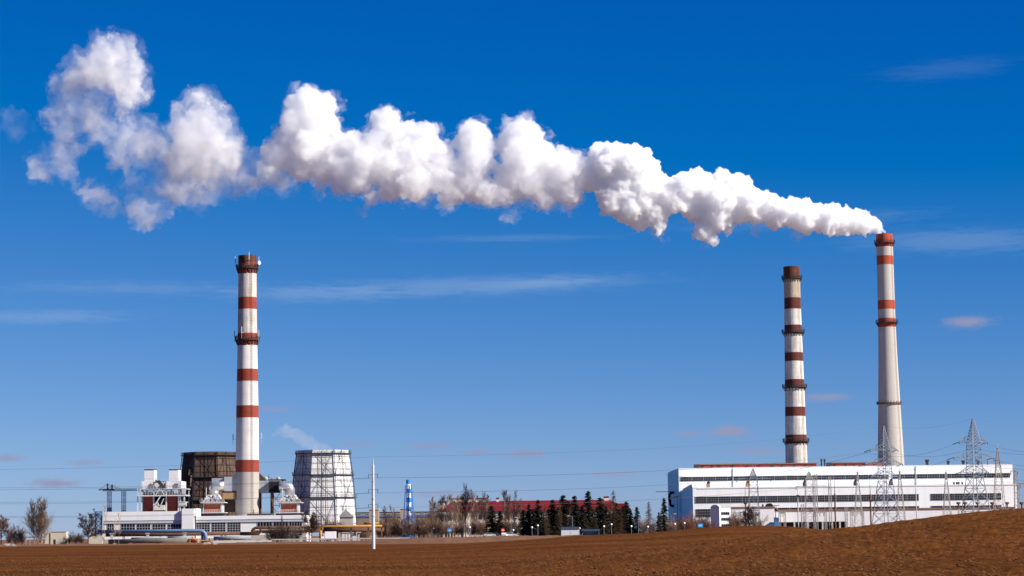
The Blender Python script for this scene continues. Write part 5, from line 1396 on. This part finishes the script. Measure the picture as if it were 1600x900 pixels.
def limb(mb, rng, p, d, L, r, depth, maxd, up, kids, spread, rmin, sub):
    """one limb with its sub-limbs; sub is the builder for everything thinner"""
    n = 4 if depth == 0 else 3
    pts = [Vector(p)]; dd = Vector(d)
    for i in range(n):
        g_ = .025 if depth == 0 else .10
        dd = (dd + Vector((rng.gauss(0, g_), rng.gauss(0, g_), up * .12 + rng.gauss(0, .05)))).normalized()
        pts.append(pts[-1] + dd * L / n)
    rs = [max(rmin, r * (1 - .8 * i / n)) for i in range(n + 1)]
    mb.tube(pts, rs, 6 if depth == 0 else (4 if depth == 1 else 3), cap=depth == 0)
    if depth >= maxd: return
    for k in range(kids[min(depth, len(kids) - 1)]):
        t = rng.uniform(.22 if depth == 0 else .12, 1.0)
        q = t * n; i = min(int(q), n - 1); s = pts[i].lerp(pts[i + 1], q - i)
        a = rng.uniform(0, 2 * math.pi); perp = dd.orthogonal().normalized(); perp = Matrix.Rotation(a, 3, dd) @ perp
        sp = spread[min(depth, len(spread) - 1)] * rng.uniform(.7, 1.3)
        nd = (dd * math.cos(sp) + perp * math.sin(sp)).normalized()
        nl = L * rng.uniform(.34, .55) * ((1.15 - .75 * t) * (.72 if up > .8 else 1) if depth == 0 else (1.1 - .3 * t))
        limb(sub, rng, s, nd, nl, max(rmin, rs[i] * .5), depth + 1, maxd, up, kids, spread, rmin, sub)

def proto_tree(seed, kind):
    """returns (trunk mesh, crown mesh) of unit-tested height HP metres"""
    rng = random.Random(seed); T, C = MB(), MB(); HP = 14.0
    if kind == 'birch':
        limb(T, rng, (0, 0, -.4), (rng.gauss(0, .03), 0, 1), HP, .15, 0, 3, 1.1, (34, 7, 4), (.50, .55, .55), .021, C)
    elif kind == 'broad':
        limb(T, rng, (0, 0, -.4), (0, 0, 1), HP * .75, .26, 0, 3, .45, (24, 10, 7), (.95, .75, .7), .034, C)
        limb(T, rng, (0, 0, HP * .22), (.4, .1, 1), HP * .6, .16, 0, 3, .4, (14, 9, 6), (.85, .7, .7), .034, C)
        limb(T, rng, (0, 0, HP * .25), (-.4, -.1, 1), HP * .6, .16, 0, 3, .4, (14, 9, 6), (.85, .7, .7), .034, C)
    elif kind == 'poplar':
        for x, l in ((-2.1, .93), (.1, 1.0), (2.3, 1.0)):
            limb(T, rng, (x, rng.uniform(-.6, .6), -.4), (rng.gauss(0, .04), 0, 1), HP * l, .15, 0, 3, 1.4, (36, 9, 6), (.60, .55, .5), .022, C)
        for k in range(14): limb(C, rng, (rng.uniform(-3, 3), rng.uniform(-1, 1), -.2), (rng.uniform(-.8, .8), rng.uniform(-.4, .4), 1), HP * rng.uniform(.45, .72), .07, 1, 3, .5, (0, 12, 7), (.6, .5, .5), .022, C)
    elif kind == 'sapling':
        limb(T, rng, (0, 0, -.3), (0, 0, 1), HP, .09, 0, 2, .9, (16, 7), (.5, .5), .028, C)
    elif kind == 'bush':
        for k in range(15):
            limb(T if k < 4 else C, rng, (rng.gauss(0, 1.3), rng.gauss(0, 1.0), -.3), (rng.uniform(-.5, .5), rng.uniform(-.5, .5), 1), HP * rng.uniform(.6, 1.0), .08, 1, 3, .3, (0, 13, 8), (.5, .55, .6), .034, C)
    elif kind in ('spruce', 'larch'):
        T.tube([(0, 0, -.5), (0, 0, HP * .5), (0, 0, HP)], [.19, .12, .03], 7)
        R_ = HP * (.235 if kind == 'spruce' else .17); lv = 34
        for i in range(lv):
            z = HP * (.03 + .95 * (i / lv) ** .92); k = 1 - z / HP
            nb = int(5 + 6 * k) + 1
            for j in range(nb):
                if rng.random() < .10: continue
                a = rng.uniform(0, 2 * math.pi); L = R_ * (k ** .82) * rng.uniform(.55, 1.16) + .12
                if z < HP * .1: L *= .75
                out = Vector((math.cos(a), math.sin(a), 0)); p0 = Vector((0, 0, z + rng.uniform(-.2, .2))); tip = p0 + out * L + Vector((0, 0, -L * rng.uniform(.08, .38)))
                if kind == 'larch':
                    C.tube([p0, p0.lerp(tip, .5), tip], [.04, .03, .022], 3, cap=False)
                    for q in range(int(3 + L * 4)):
                        c = p0.lerp(tip, rng.uniform(.15, 1)); e = c + Vector((rng.gauss(0, .22), rng.gauss(0, .22), rng.uniform(-.35, .12)))
                        C.tube([c, e], [.026, .02], 3, cap=False)
                else:
                    for q in range(int(7 + L * 11)):
                        t = rng.uniform(.05, 1.05); c = p0.lerp(tip, t); w = .42 * (1 - .35 * t)
                        s = Vector((rng.gauss(0, 1), rng.gauss(0, 1), rng.gauss(-.35, .5))).normalized() * w * rng.uniform(.6, 1.3)
                        d2 = (out * rng.uniform(.2, .9) + Vector((rng.gauss(0, .6), rng.gauss(0, .6), rng.uniform(-.9, .1)))).normalized() * w * 1.3
                        C.add([c - s * .5, c + s * .5, c + d2], [(0, 1, 2)])
    tm, cm = bpy.data.meshes.new('trunk'), bpy.data.meshes.new('crown')
    for me, mb in ((tm, T), (cm, C)):
        me.from_pydata(mb.v, [], mb.f); me.update()
    zmax = max(v[2] for v in T.v + C.v)
    return tm, cm, zmax
PROTO = {}
def protos(kind, n):
    PROTO[kind] = [proto_tree(101 * (i + 1) + len(kind), kind) for i in range(n)]
for k_, n_ in (('birch', 4), ('broad', 3), ('poplar', 1), ('sapling', 2), ('bush', 4), ('spruce', 4), ('larch', 3)): protos(k_, n_)
MESHES = {}
TREE_RNG = random.Random(11)
def plant(kind, name, px, ytop, Y, label, group, tmat, cmat, wide=1.0, cat='tree', idx=None):
    f = Frame(px, Y); h = max(1.2, f.z(px, ytop))
    i = TREE_RNG.randrange(len(PROTO[kind])) if idx is None else idx
    tm, cm, zm = PROTO[kind][i]
    key = (kind, i, tmat.name, cmat.name)
    if key not in MESHES:
        a, b = tm.copy(), cm.copy(); a.materials.append(tmat); b.materials.append(cmat); a.name, b.name = 'trunk', 'crown'; MESHES[key] = (a, b)
    a, b = MESHES[key]
    r = empty(name, f.O, TREE_RNG.uniform(0, 6.28), label, cat, group)
    s = h / zm; w = s * wide * TREE_RNG.uniform(.9, 1.1); r.scale = (w, w, s)
    for nm, me in (('trunk', a), ('crown', b)):
        if not len(me.vertices): continue
        o = bpy.data.objects.new(nm, me); COL.objects.link(o); o.parent = r
    return r
ORD = ['first', 'second', 'third', 'fourth', 'fifth', 'sixth', 'seventh', 'eighth', 'ninth', 'tenth', 'eleventh', 'twelfth', 'thirteenth', 'fourteenth', 'fifteenth', 'sixteenth', 'seventeenth', 'eighteenth', 'nineteenth', 'twentieth', 'twenty first', 'twenty second', 'twenty third', 'twenty fourth', 'twenty fifth', 'twenty sixth']
def row(kind, name, spots, text, group, tmat, cmat, Y, wide=1.0, cat='tree'):
    spots = sorted(spots)
    for i, s in enumerate(spots):
        plant(kind, name, s[0], s[1], (s[2] if len(s) > 2 else Y) + TREE_RNG.uniform(-6, 6), text % ORD[i], group, tmat, cmat, s[3] if len(s) > 3 else wide, cat)
# far left
plant('poplar', 'bare_poplar', 61, 774, 930, 'tall tan bare poplar with three stems beside the cream shed', None, TAN_T, TAN_T, .95)
plant('broad', 'bare_tree', 138, 793.5, 925, 'dark dense bare tree before the left end of the low building', None, DARK_B, DARK_T, .82)
plant('broad', 'bare_tree', 2, 803, 935, 'dark bare tree cut by the left picture edge', None, DARK_B, BROWN_T, .9)
row('bush', 'bare_shrub', [(14, 818), (25, 816), (36, 821)], 'red brown bare shrub, %s of three left of the tall poplar', 'red brown shrubs at the far left', DARK_B, RED_T, 940, .85, 'shrub')
row('bush', 'bare_shrub', [(108, 833), (118, 828), (128, 832)], 'low dark bare shrub, %s of three right of the cream shed', 'low shrubs right of the cream shed', DARK_B, DARK_T, 940, 1.3, 'shrub')
row('sapling', 'bare_sapling', [(163.5, 783, 900), (186, 797, 900), (179, 806, 900)], 'thin pale bare sapling before the low building, %s from the left', 'saplings before the low building', TAN_T, TAN_T, 900, .8)
# before and right of the low building
row('bush', 'bare_shrub', [(423, 819), (431, 813), (437, 818), (446, 816), (455, 818), (464, 822)], 'dark bare shrub by the rusty pipes, %s of six from the left', 'shrubs by the rusty pipes', DARK_B, DARK_T, 898, 1.0, 'shrub')
plant('larch', 'bare_larch', 440.5, 801, 898, 'dark narrow larch standing among the shrubs by the rusty pipes', None, DARK_B, DARK_T, .8)
plant('broad', 'bare_tree', 487, 797, 900, 'dark spreading bare tree before the foot of the white cooling tower', None, DARK_B, DARK_T, 1.0)
plant('sapling', 'bare_sapling', 476, 803, 899, 'slim bare sapling just left of the spreading tree below the white tower', None, DARK_B, BROWN_T, 1.2)
row('bush', 'bare_shrub', [(511, 806, 945), (520, 804, 945), (527, 810, 945)], 'red brown bare shrub at the foot of the white tower, %s of three', 'shrubs at the foot of the white tower', DARK_B, RED_T, 945, .9, 'shrub')
row('bush', 'bare_shrub', [(560, 814), (567, 818), (574, 812), (592, 810), (599, 804), (607, 810), (614, 804), (622, 812), (630, 806), (637, 808), (647, 810), (654, 806), (661, 802), (668, 806)],
    'brown bare shrub of the thicket around the blue tank, %s from the left', 'thicket around the blue tank', DARK_B, BROWN_T, 955, .95, 'shrub')
row('birch', 'bare_birch', [(604, 789, 990), (612, 787, 985), (618, 791, 990), (640, 792, 950), (648, 796, 990)], 'bare birch between the white pole and the office, %s from the left', 'birches near the blue tank', DARK_B, BROWN_T, 985, .9)
# birches and shrubs before the office
row('birch', 'bare_birch', [(674, 778), (680, 774), (686, 777), (692, 772), (698, 774), (704.5, 770), (711, 773), (717, 775), (723, 770), (739.5, 762.5), (744, 772), (755, 765.5), (760, 771), (788, 763.5), (794, 771), (804.5, 764.5), (812, 777)],
    'pale trunked birch before the red roof, %s of seventeen from the left', 'birches before the red roofed office', BIRCH_B, BROWN_T, 960, .95)
plant('birch', 'bare_birch', 727.3, 752.5, 935, 'tallest and darkest bare tree before the red roof, with a pale lower trunk', None, DARK_B, DARK_T, .9)
row('bush', 'bare_shrub', [(676, 806), (683, 810), (690, 808), (697, 813), (706, 812), (714, 808), (722, 812), (735, 808), (742, 805), (749, 806), (757, 806), (775, 803), (786, 802), (793, 806), (806, 806)],
    'brown bare shrub below the office windows, %s of fifteen from the left', 'shrubs below the office windows', DARK_B, BROWN_T, 945, .9, 'shrub')
# spruces and larches
row('spruce', 'spruce', [(768, 788.5), (781, 797), (818, 795), (826.5, 785.5), (833, 794), (841, 779.5), (857, 794), (864, 779), (872, 792), (880, 771.5), (887.5, 781), (898, 772.5), (909, 789), (919.5, 765.3, 925, 1.45), (937.5, 775.5), (947, 790), (953, 797), (963, 785), (968, 794), (973, 789), (978.5, 782), (985, 796)],
    'dark spruce before the red roofed office, %s of twenty two from the left', 'spruces before the red roofed office', DARK_B, NEEDLE, 935, 1.6)
row('larch', 'bare_larch', [(852, 788), (873.5, 783), (890, 792), (929, 791), (958.5, 765), (970, 791)], 'brown bare larch among the office spruces, %s of six from the left', 'larches among the spruces', DARK_B, LARCH_T, 915, 1.35)
row('spruce', 'spruce', [(849, 806), (871, 803), (892, 806), (913, 801), (928, 806), (944, 808), (957, 806)], 'short brownish spruce at the feet of the tall row, %s of seven', 'short spruces at the feet of the tall row', DARK_B, NEEDLE_B, 905, 1.5)
plant('spruce', 'spruce', 995, 790.5, 930, 'lone dark spruce just right of the red roofed office', None, DARK_B, NEEDLE, 1.2)
plant('larch', 'bare_larch', 1013.6, 782.5, 925, 'brown bare larch between the lone spruce and the blue hall end', None, DARK_B, LARCH_T, 1.35)
plant('spruce', 'spruce', 1037.5, 776, 940, 'dark tall spruce touching the left edge of the blue hall end', None, DARK_B, NEEDLE, 1.0)
plant('spruce', 'spruce', 1029, 799, 930, 'short brownish spruce left of the spruce at the blue hall end', None, DARK_B, NEEDLE_B, 1.2)
row('bush', 'bare_shrub', [(1004, 806), (1020, 806), (1050, 803), (1057, 799), (1064, 805)], 'bare shrub on the hill edge left of the hall corner, %s of five', 'shrubs left of the hall corner', DARK_B, BROWN_T, 900, .8, 'shrub')
row('bush', 'bare_shrub', [(1071, 802), (1078, 794), (1084, 803), (1091, 803), (1098, 800), (1105, 804)], 'red brown bare shrub before the hall corner, %s of six', 'shrubs before the hall corner', DARK_B, RED_T, 890, .85, 'shrub')
row('bush', 'bare_shrub', [(1143, 797), (1148, 790), (1154, 794)], 'bare shrub before the short annex, %s of three right of the arched block', 'shrubs before the short annex', DARK_B, BROWN_T, 900, .7, 'shrub')
plant('broad', 'bare_tree', 1171, 788, 880, 'dark bare tree before the broad lattice mast left of the blue cabin', None, DARK_B, DARK_T, .9)
plant('bush', 'bare_shrub', 1184, 797, 880, 'bare shrub just right of the dark tree before the lattice mast', None, DARK_B, BROWN_T, .8, 'shrub')
plant('birch', 'bare_birch', 1162, 796, 885, 'thin bare birch left of the dark tree before the short annex', None, DARK_B, BROWN_T, .9)
# ------------------------------------------------------------------ smoke: billowing closed hulls filled with scattering steam
def steam(name, dens, col=(1, 1, 1), aniso=0.0):
    m = bpy.data.materials.new(name); m.use_nodes = True
    nt = m.node_tree; nt.nodes.clear()
    v = nt.nodes.new('ShaderNodeVolumePrincipled'); o = nt.nodes.new('ShaderNodeOutputMaterial')
    v.inputs['Color'].default_value = (*col, 1); v.inputs['Density'].default_value = dens; v.inputs['Anisotropy'].default_value = aniso
    nt.links.new(v.outputs[0], o.inputs['Volume'])
    return m
def torn(name, dens, col, scale, thr, gain, step):
    """steam whose density is torn by turbulence"""
    m = steam(name, dens, col); nt = m.node_tree
    v = [n for n in nt.nodes if n.type == 'PRINCIPLED_VOLUME'][0]
    tc = nt.nodes.new('ShaderNodeTexCoord'); n = nt.nodes.new('ShaderNodeTexNoise')
    n.inputs['Scale'].default_value = scale; n.inputs['Detail'].default_value = 5; n.inputs['Roughness'].default_value = .62; n.inputs['Distortion'].default_value = .6
    nt.links.new(tc.outputs['Object'], n.inputs['Vector'])
    a = nt.nodes.new('ShaderNodeMath'); a.operation = 'SUBTRACT'; a.inputs[1].default_value = thr
    b = nt.nodes.new('ShaderNodeMath'); b.operation = 'MULTIPLY'; b.inputs[1].default_value = gain; b.use_clamp = True
    c = nt.nodes.new('ShaderNodeMath'); c.operation = 'MULTIPLY'; c.inputs[1].default_value = dens
    nt.links.new(n.outputs[0], a.inputs[0]); nt.links.new(a.outputs[0], b.inputs[0]); nt.links.new(b.outputs[0], c.inputs[0]); nt.links.new(c.outputs[0], v.inputs['Density'])
    m.cycles.volume_step_rate = step
    return m
def icos(sub):
    bm = bmesh.new(); bmesh.ops.create_icosphere(bm, subdivisions=sub, radius=1.0)
    v = np.array([x.co[:] for x in bm.verts]); f = np.array([[l.index for l in x.verts] for x in bm.faces]); bm.free()
    return v, f
ICO1, ICO2 = icos(2), icos(3)
def hull(name, balls, rng, voxel, kids, gkids, disp, mat_, parent, kid_r=(.28, .5), grow=1.0, shrink=0.0):
    """balls: (x, y, z, r). Children puffs on each ball, grandchildren on those, voxel-fused and roughened into one closed skin."""
    pts = []
    for (x, y, z, r) in balls:
        r = max(r * grow - shrink, .4)
        pts.append((x, y, z, r))
        for _ in range(kids):
            d = Vector((rng.gauss(0, 1), rng.gauss(0, 1) * .8, rng.gauss(0, 1))).normalized()
            rr = r * rng.uniform(*kid_r); c = Vector((x, y, z)) + d * r * rng.uniform(.72, .98)
            pts.append((*c, rr))
            for _ in range(gkids):
                e = (d * .7 + Vector((rng.gauss(0, 1), rng.gauss(0, 1), rng.gauss(0, 1))).normalized()).normalized()
                pts.append((*(c + e * rr * .85), rr * rng.uniform(.25, .5)))
    V, F, n = [], [], 0
    for (x, y, z, r) in pts:
        v, f = ICO2 if r > 6 else ICO1
        V.append(v * r + (x, y, z)); F.append(f + n); n += len(v)
    V, F = np.concatenate(V), np.concatenate(F)
    me = bpy.data.meshes.new(name)
    me.from_pydata(V.tolist(), [], F.tolist())
    o = bpy.data.objects.new(name, me); COL.objects.link(o)
    rm = o.modifiers.new('r', 'REMESH'); rm.mode = 'VOXEL'; rm.voxel_size = voxel
    for i, (sz, st) in enumerate(disp):
        t = bpy.data.textures.new(name + str(i), 'CLOUDS'); t.noise_scale = sz; t.noise_depth = 3; t.noise_type = 'HARD_NOISE' if i == 0 else 'SOFT_NOISE'
        dm = o.modifiers.new('d%d' % i, 'DISPLACE'); dm.texture = t; dm.texture_coords = 'LOCAL'; dm.strength = st; dm.mid_level = .5
    dg = bpy.context.evaluated_depsgraph_get()
    out = bpy.data.meshes.new_from_object(o.evaluated_get(dg))
    o.modifiers.clear(); o.data = out; bpy.data.meshes.remove(me)
    out.name = name
    out.materials.clear(); out.materials.append(mat_)
    out.polygons.foreach_set('use_smooth', [True] * len(out.polygons))
    o.parent = parent
    print(name, len(out.vertices))
    return o

SM_Y = 1420.0
def sm_y(px): return SM_Y + (1380 - px) * .02
def balls_from(spec, rng, jit=.35):
    out = []
    for px, py, r in spec:
        Y = sm_y(px) + rng.uniform(-1, 1) * r * MPP(SM_Y) * jit
        p = P(px, py, Y); out.append((p.x, p.y, p.z, r * MPP(Y)))
    return out
DENSE = [(1378,361,8),(1371,355,12),(1361,351,17),(1350,349,21),(1337,347,24),(1320,347,26),(1300,343,28),(1280,341,26),(1258,342,27),(1240,333,28),
 (1262,320,14),(1222,332,26),(1200,322,26),(1210,340,22),(1175,316,28),(1183,335,20),(1150,300,33),(1128,285,24),(1160,325,27),(1125,315,36),(1095,296,34),
 (1070,292,28),(1110,350,22),(1100,362,20),(1112,374,14),(1138,358,12),(1122,335,28),(1085,325,26),(1050,310,28),(1060,290,22),(1035,300,30),(1025,330,26),
 (1005,265,30),(985,255,34),(950,255,32),(935,240,22),(970,285,36),(1010,300,34),(985,325,30),(1000,345,20),(960,310,30),(1030,352,16),(925,275,30)]
MIDD = [(900,262,28),(880,265,34),(862,290,26),(890,300,28),(840,250,38),(812,212,32),(835,210,20),(795,225,26),(815,245,34),(830,285,34),(800,280,34),(790,305,24),(850,312,22),
 (765,230,16),(740,215,32),(722,222,20),(745,250,34),(735,285,36),(760,300,28),(705,300,28),(715,270,26),
 (685,245,30),(690,275,30),(665,210,24),(680,225,18),(640,205,22),(655,245,38),(650,285,34),(628,240,30),(605,188,26),(590,185,18),(612,215,30),(585,225,28),
 (600,260,36),(610,295,26),(570,250,32),(550,225,26),(560,280,30),(535,225,22),(540,265,28),(530,290,20),(580,308,16),(576,322,9),
 (480,155,26),(505,165,26),(460,160,20),(490,185,36),(465,195,34),(515,195,22),(525,205,14),(450,220,30),(485,228,36),(515,235,26),(435,245,26),(470,260,28),(505,265,28),(420,235,18),(500,290,14)]
SOFT = [(310,158,18),(322,168,14),(300,170,18),(312,190,30),(295,205,26),(332,205,26),(305,230,36),(335,235,32),(285,240,28),(355,232,20),(365,255,16),(310,262,30),
 (280,262,22),(345,265,24),(298,285,18),(330,290,12),(365,240,16),
 (175,55,11),(180,75,20),(195,90,20),(165,85,24),(205,110,22),(200,135,24),(195,160,18),(190,178,12),(150,95,22),(135,105,20),(120,125,22),(110,140,16),(225,150,12),(175,120,30),(150,125,24),(215,90,10),
 (425,270,20),(410,262,14),(440,285,14),(400,285,10)]
THIN = [(95,135,16),(110,165,22),(90,185,20),(100,195,16),(130,160,22),(120,185,18),(150,175,20),(140,195,16),(170,200,18),(190,215,20),(160,210,14),(205,195,14),(225,210,18),(245,215,20),
 (200,235,22),(180,230,14),(175,225,12),(215,250,18),(192,252,14),(205,268,12),(240,240,22),(255,265,18),(230,195,12),(262,225,18),(250,290,14),
 (270,300,18),(290,305,14),(310,300,18),(338,305,12),(335,295,12),(260,320,14),(225,325,22),(205,318,14),(235,340,14),(215,335,12),(180,320,14),(165,325,12),(150,315,14),(135,305,12),(250,335,10),(120,290,9),(110,275,10),
 (100,260,12),(85,255,16),(60,265,14),(55,255,12),(70,275,10),(95,245,16),(108,240,12),(105,222,14),(90,230,10),

 (385,280,14),(392,300,9),(404,285,10),(398,255,8),(215,280,13),(195,292,10),(230,300,13),(110,215,12),(130,232,9),(75,230,9),(140,285,8),(160,300,10),(178,262,8),(370,295,14),(350,300,12),(395,265,12),(400,240,10),(405,298,6),(460,292,10),(500,300,10),(520,300,8),(565,328,8),(570,335,6),(1035,372,8),(1028,362,10),(1100,384,8),(800,335,12),(790,342,8),(700,318,12),(665,312,10),(890,325,10),(1245,366,10),(1180,360,10),(1255,350,14)]
def build_smoke():
    p0 = P(1380, 362, SM_Y)
    root = empty('smoke_plume', p0, 0, 'long billowing white smoke plume drifting left from the tallest chimney', 'smoke plume')
    rng = random.Random(7)
    mid = MPP(SM_Y)
    def loc(b): return [(x - p0.x, y - p0.y, z - p0.z, r) for x, y, z, r in b]
    d = loc(balls_from(DENSE, rng)); m = loc(balls_from(MIDD, rng)); s = loc(balls_from(SOFT, rng)); t = loc(balls_from(THIN, rng, 1.0))
    hull('dense_smoke', d, rng, .75, 18, 6, [(6, 3.4), (2.6, 2.4), (1.2, 1.2)], steam('steam_dense', .45, (.988, .988, .988)), root, shrink=.8, kid_r=(.18, .38))
    hull('dense_smoke', m, rng, .85, 18, 6, [(7, 4.2), (3, 2.8), (1.4, 1.4)], steam('steam_mid', .17, (.983, .983, .983)), root, shrink=1.2, kid_r=(.18, .38))
    hull('smoke_fringe', m, rng, 1.0, 12, 5, [(6, 5.0), (2.2, 3.4), (1.2, 1.6)], torn('steam_fringe', .10, (.95, .95, .95), .10, .46, 3.5, .08), root, kid_r=(.25, .5), grow=1.08)
    hull('soft_smoke', s, rng, .9, 14, 5, [(7, 6.0), (2.6, 3.6), (1.3, 1.8)], torn('steam_soft', .19, (.955, .955, .955), .085, .38, 3.0, .2), root, shrink=.3, kid_r=(.22, .45))
    hull('thin_smoke', t + s, rng, 1.0, 9, 4, [(8, 6.0), (2.6, 3.6)], torn('steam_thin', .11, (.91, .91, .92), .075, .45, 3.2, .12), root, kid_r=(.3, .6), grow=1.35)
    hull('smoke_veil', t + s + loc(balls_from([(15,180,11),(20,194,13),(28,205,9),(10,190,9),(36,178,9),(50,190,8),(24,212,8)], rng)), rng, 1.4, 8, 3, [(9, 7.0), (3, 3.5)], torn('steam_haze', .026, (.90, .90, .91), .05, .38, 2.5, .15), root, kid_r=(.35, .65), grow=1.5)
build_smoke()
def build_steam():
    p0 = P(503, 702, 1010)
    root = empty('steam_wisp', p0, 0, 'faint pinkish wisp of steam drifting left off the white cooling tower', 'steam')
    rng = random.Random(3)
    sp = [(512, 703, 9), (503, 701, 10), (494, 699, 10), (486, 695, 11), (478, 690, 12), (470, 684, 12), (461, 679, 12), (452, 676, 11), (444, 673, 10), (436, 674, 8), (447, 668, 7), (429, 679, 6)]
    b = []
    for px, py, r in sp:
        p = P(px, py, 1010 + rng.uniform(-2, 2)); b.append((p.x - p0.x, p.y - p0.y, p.z - p0.z, r * MPP(1010)))
    hull('steam_veil', b, rng, .7, 7, 2, [(4, 2.0), (1.5, .8)], steam('steam_veil', .032, (.95, .90, .88)), root)
build_steam()
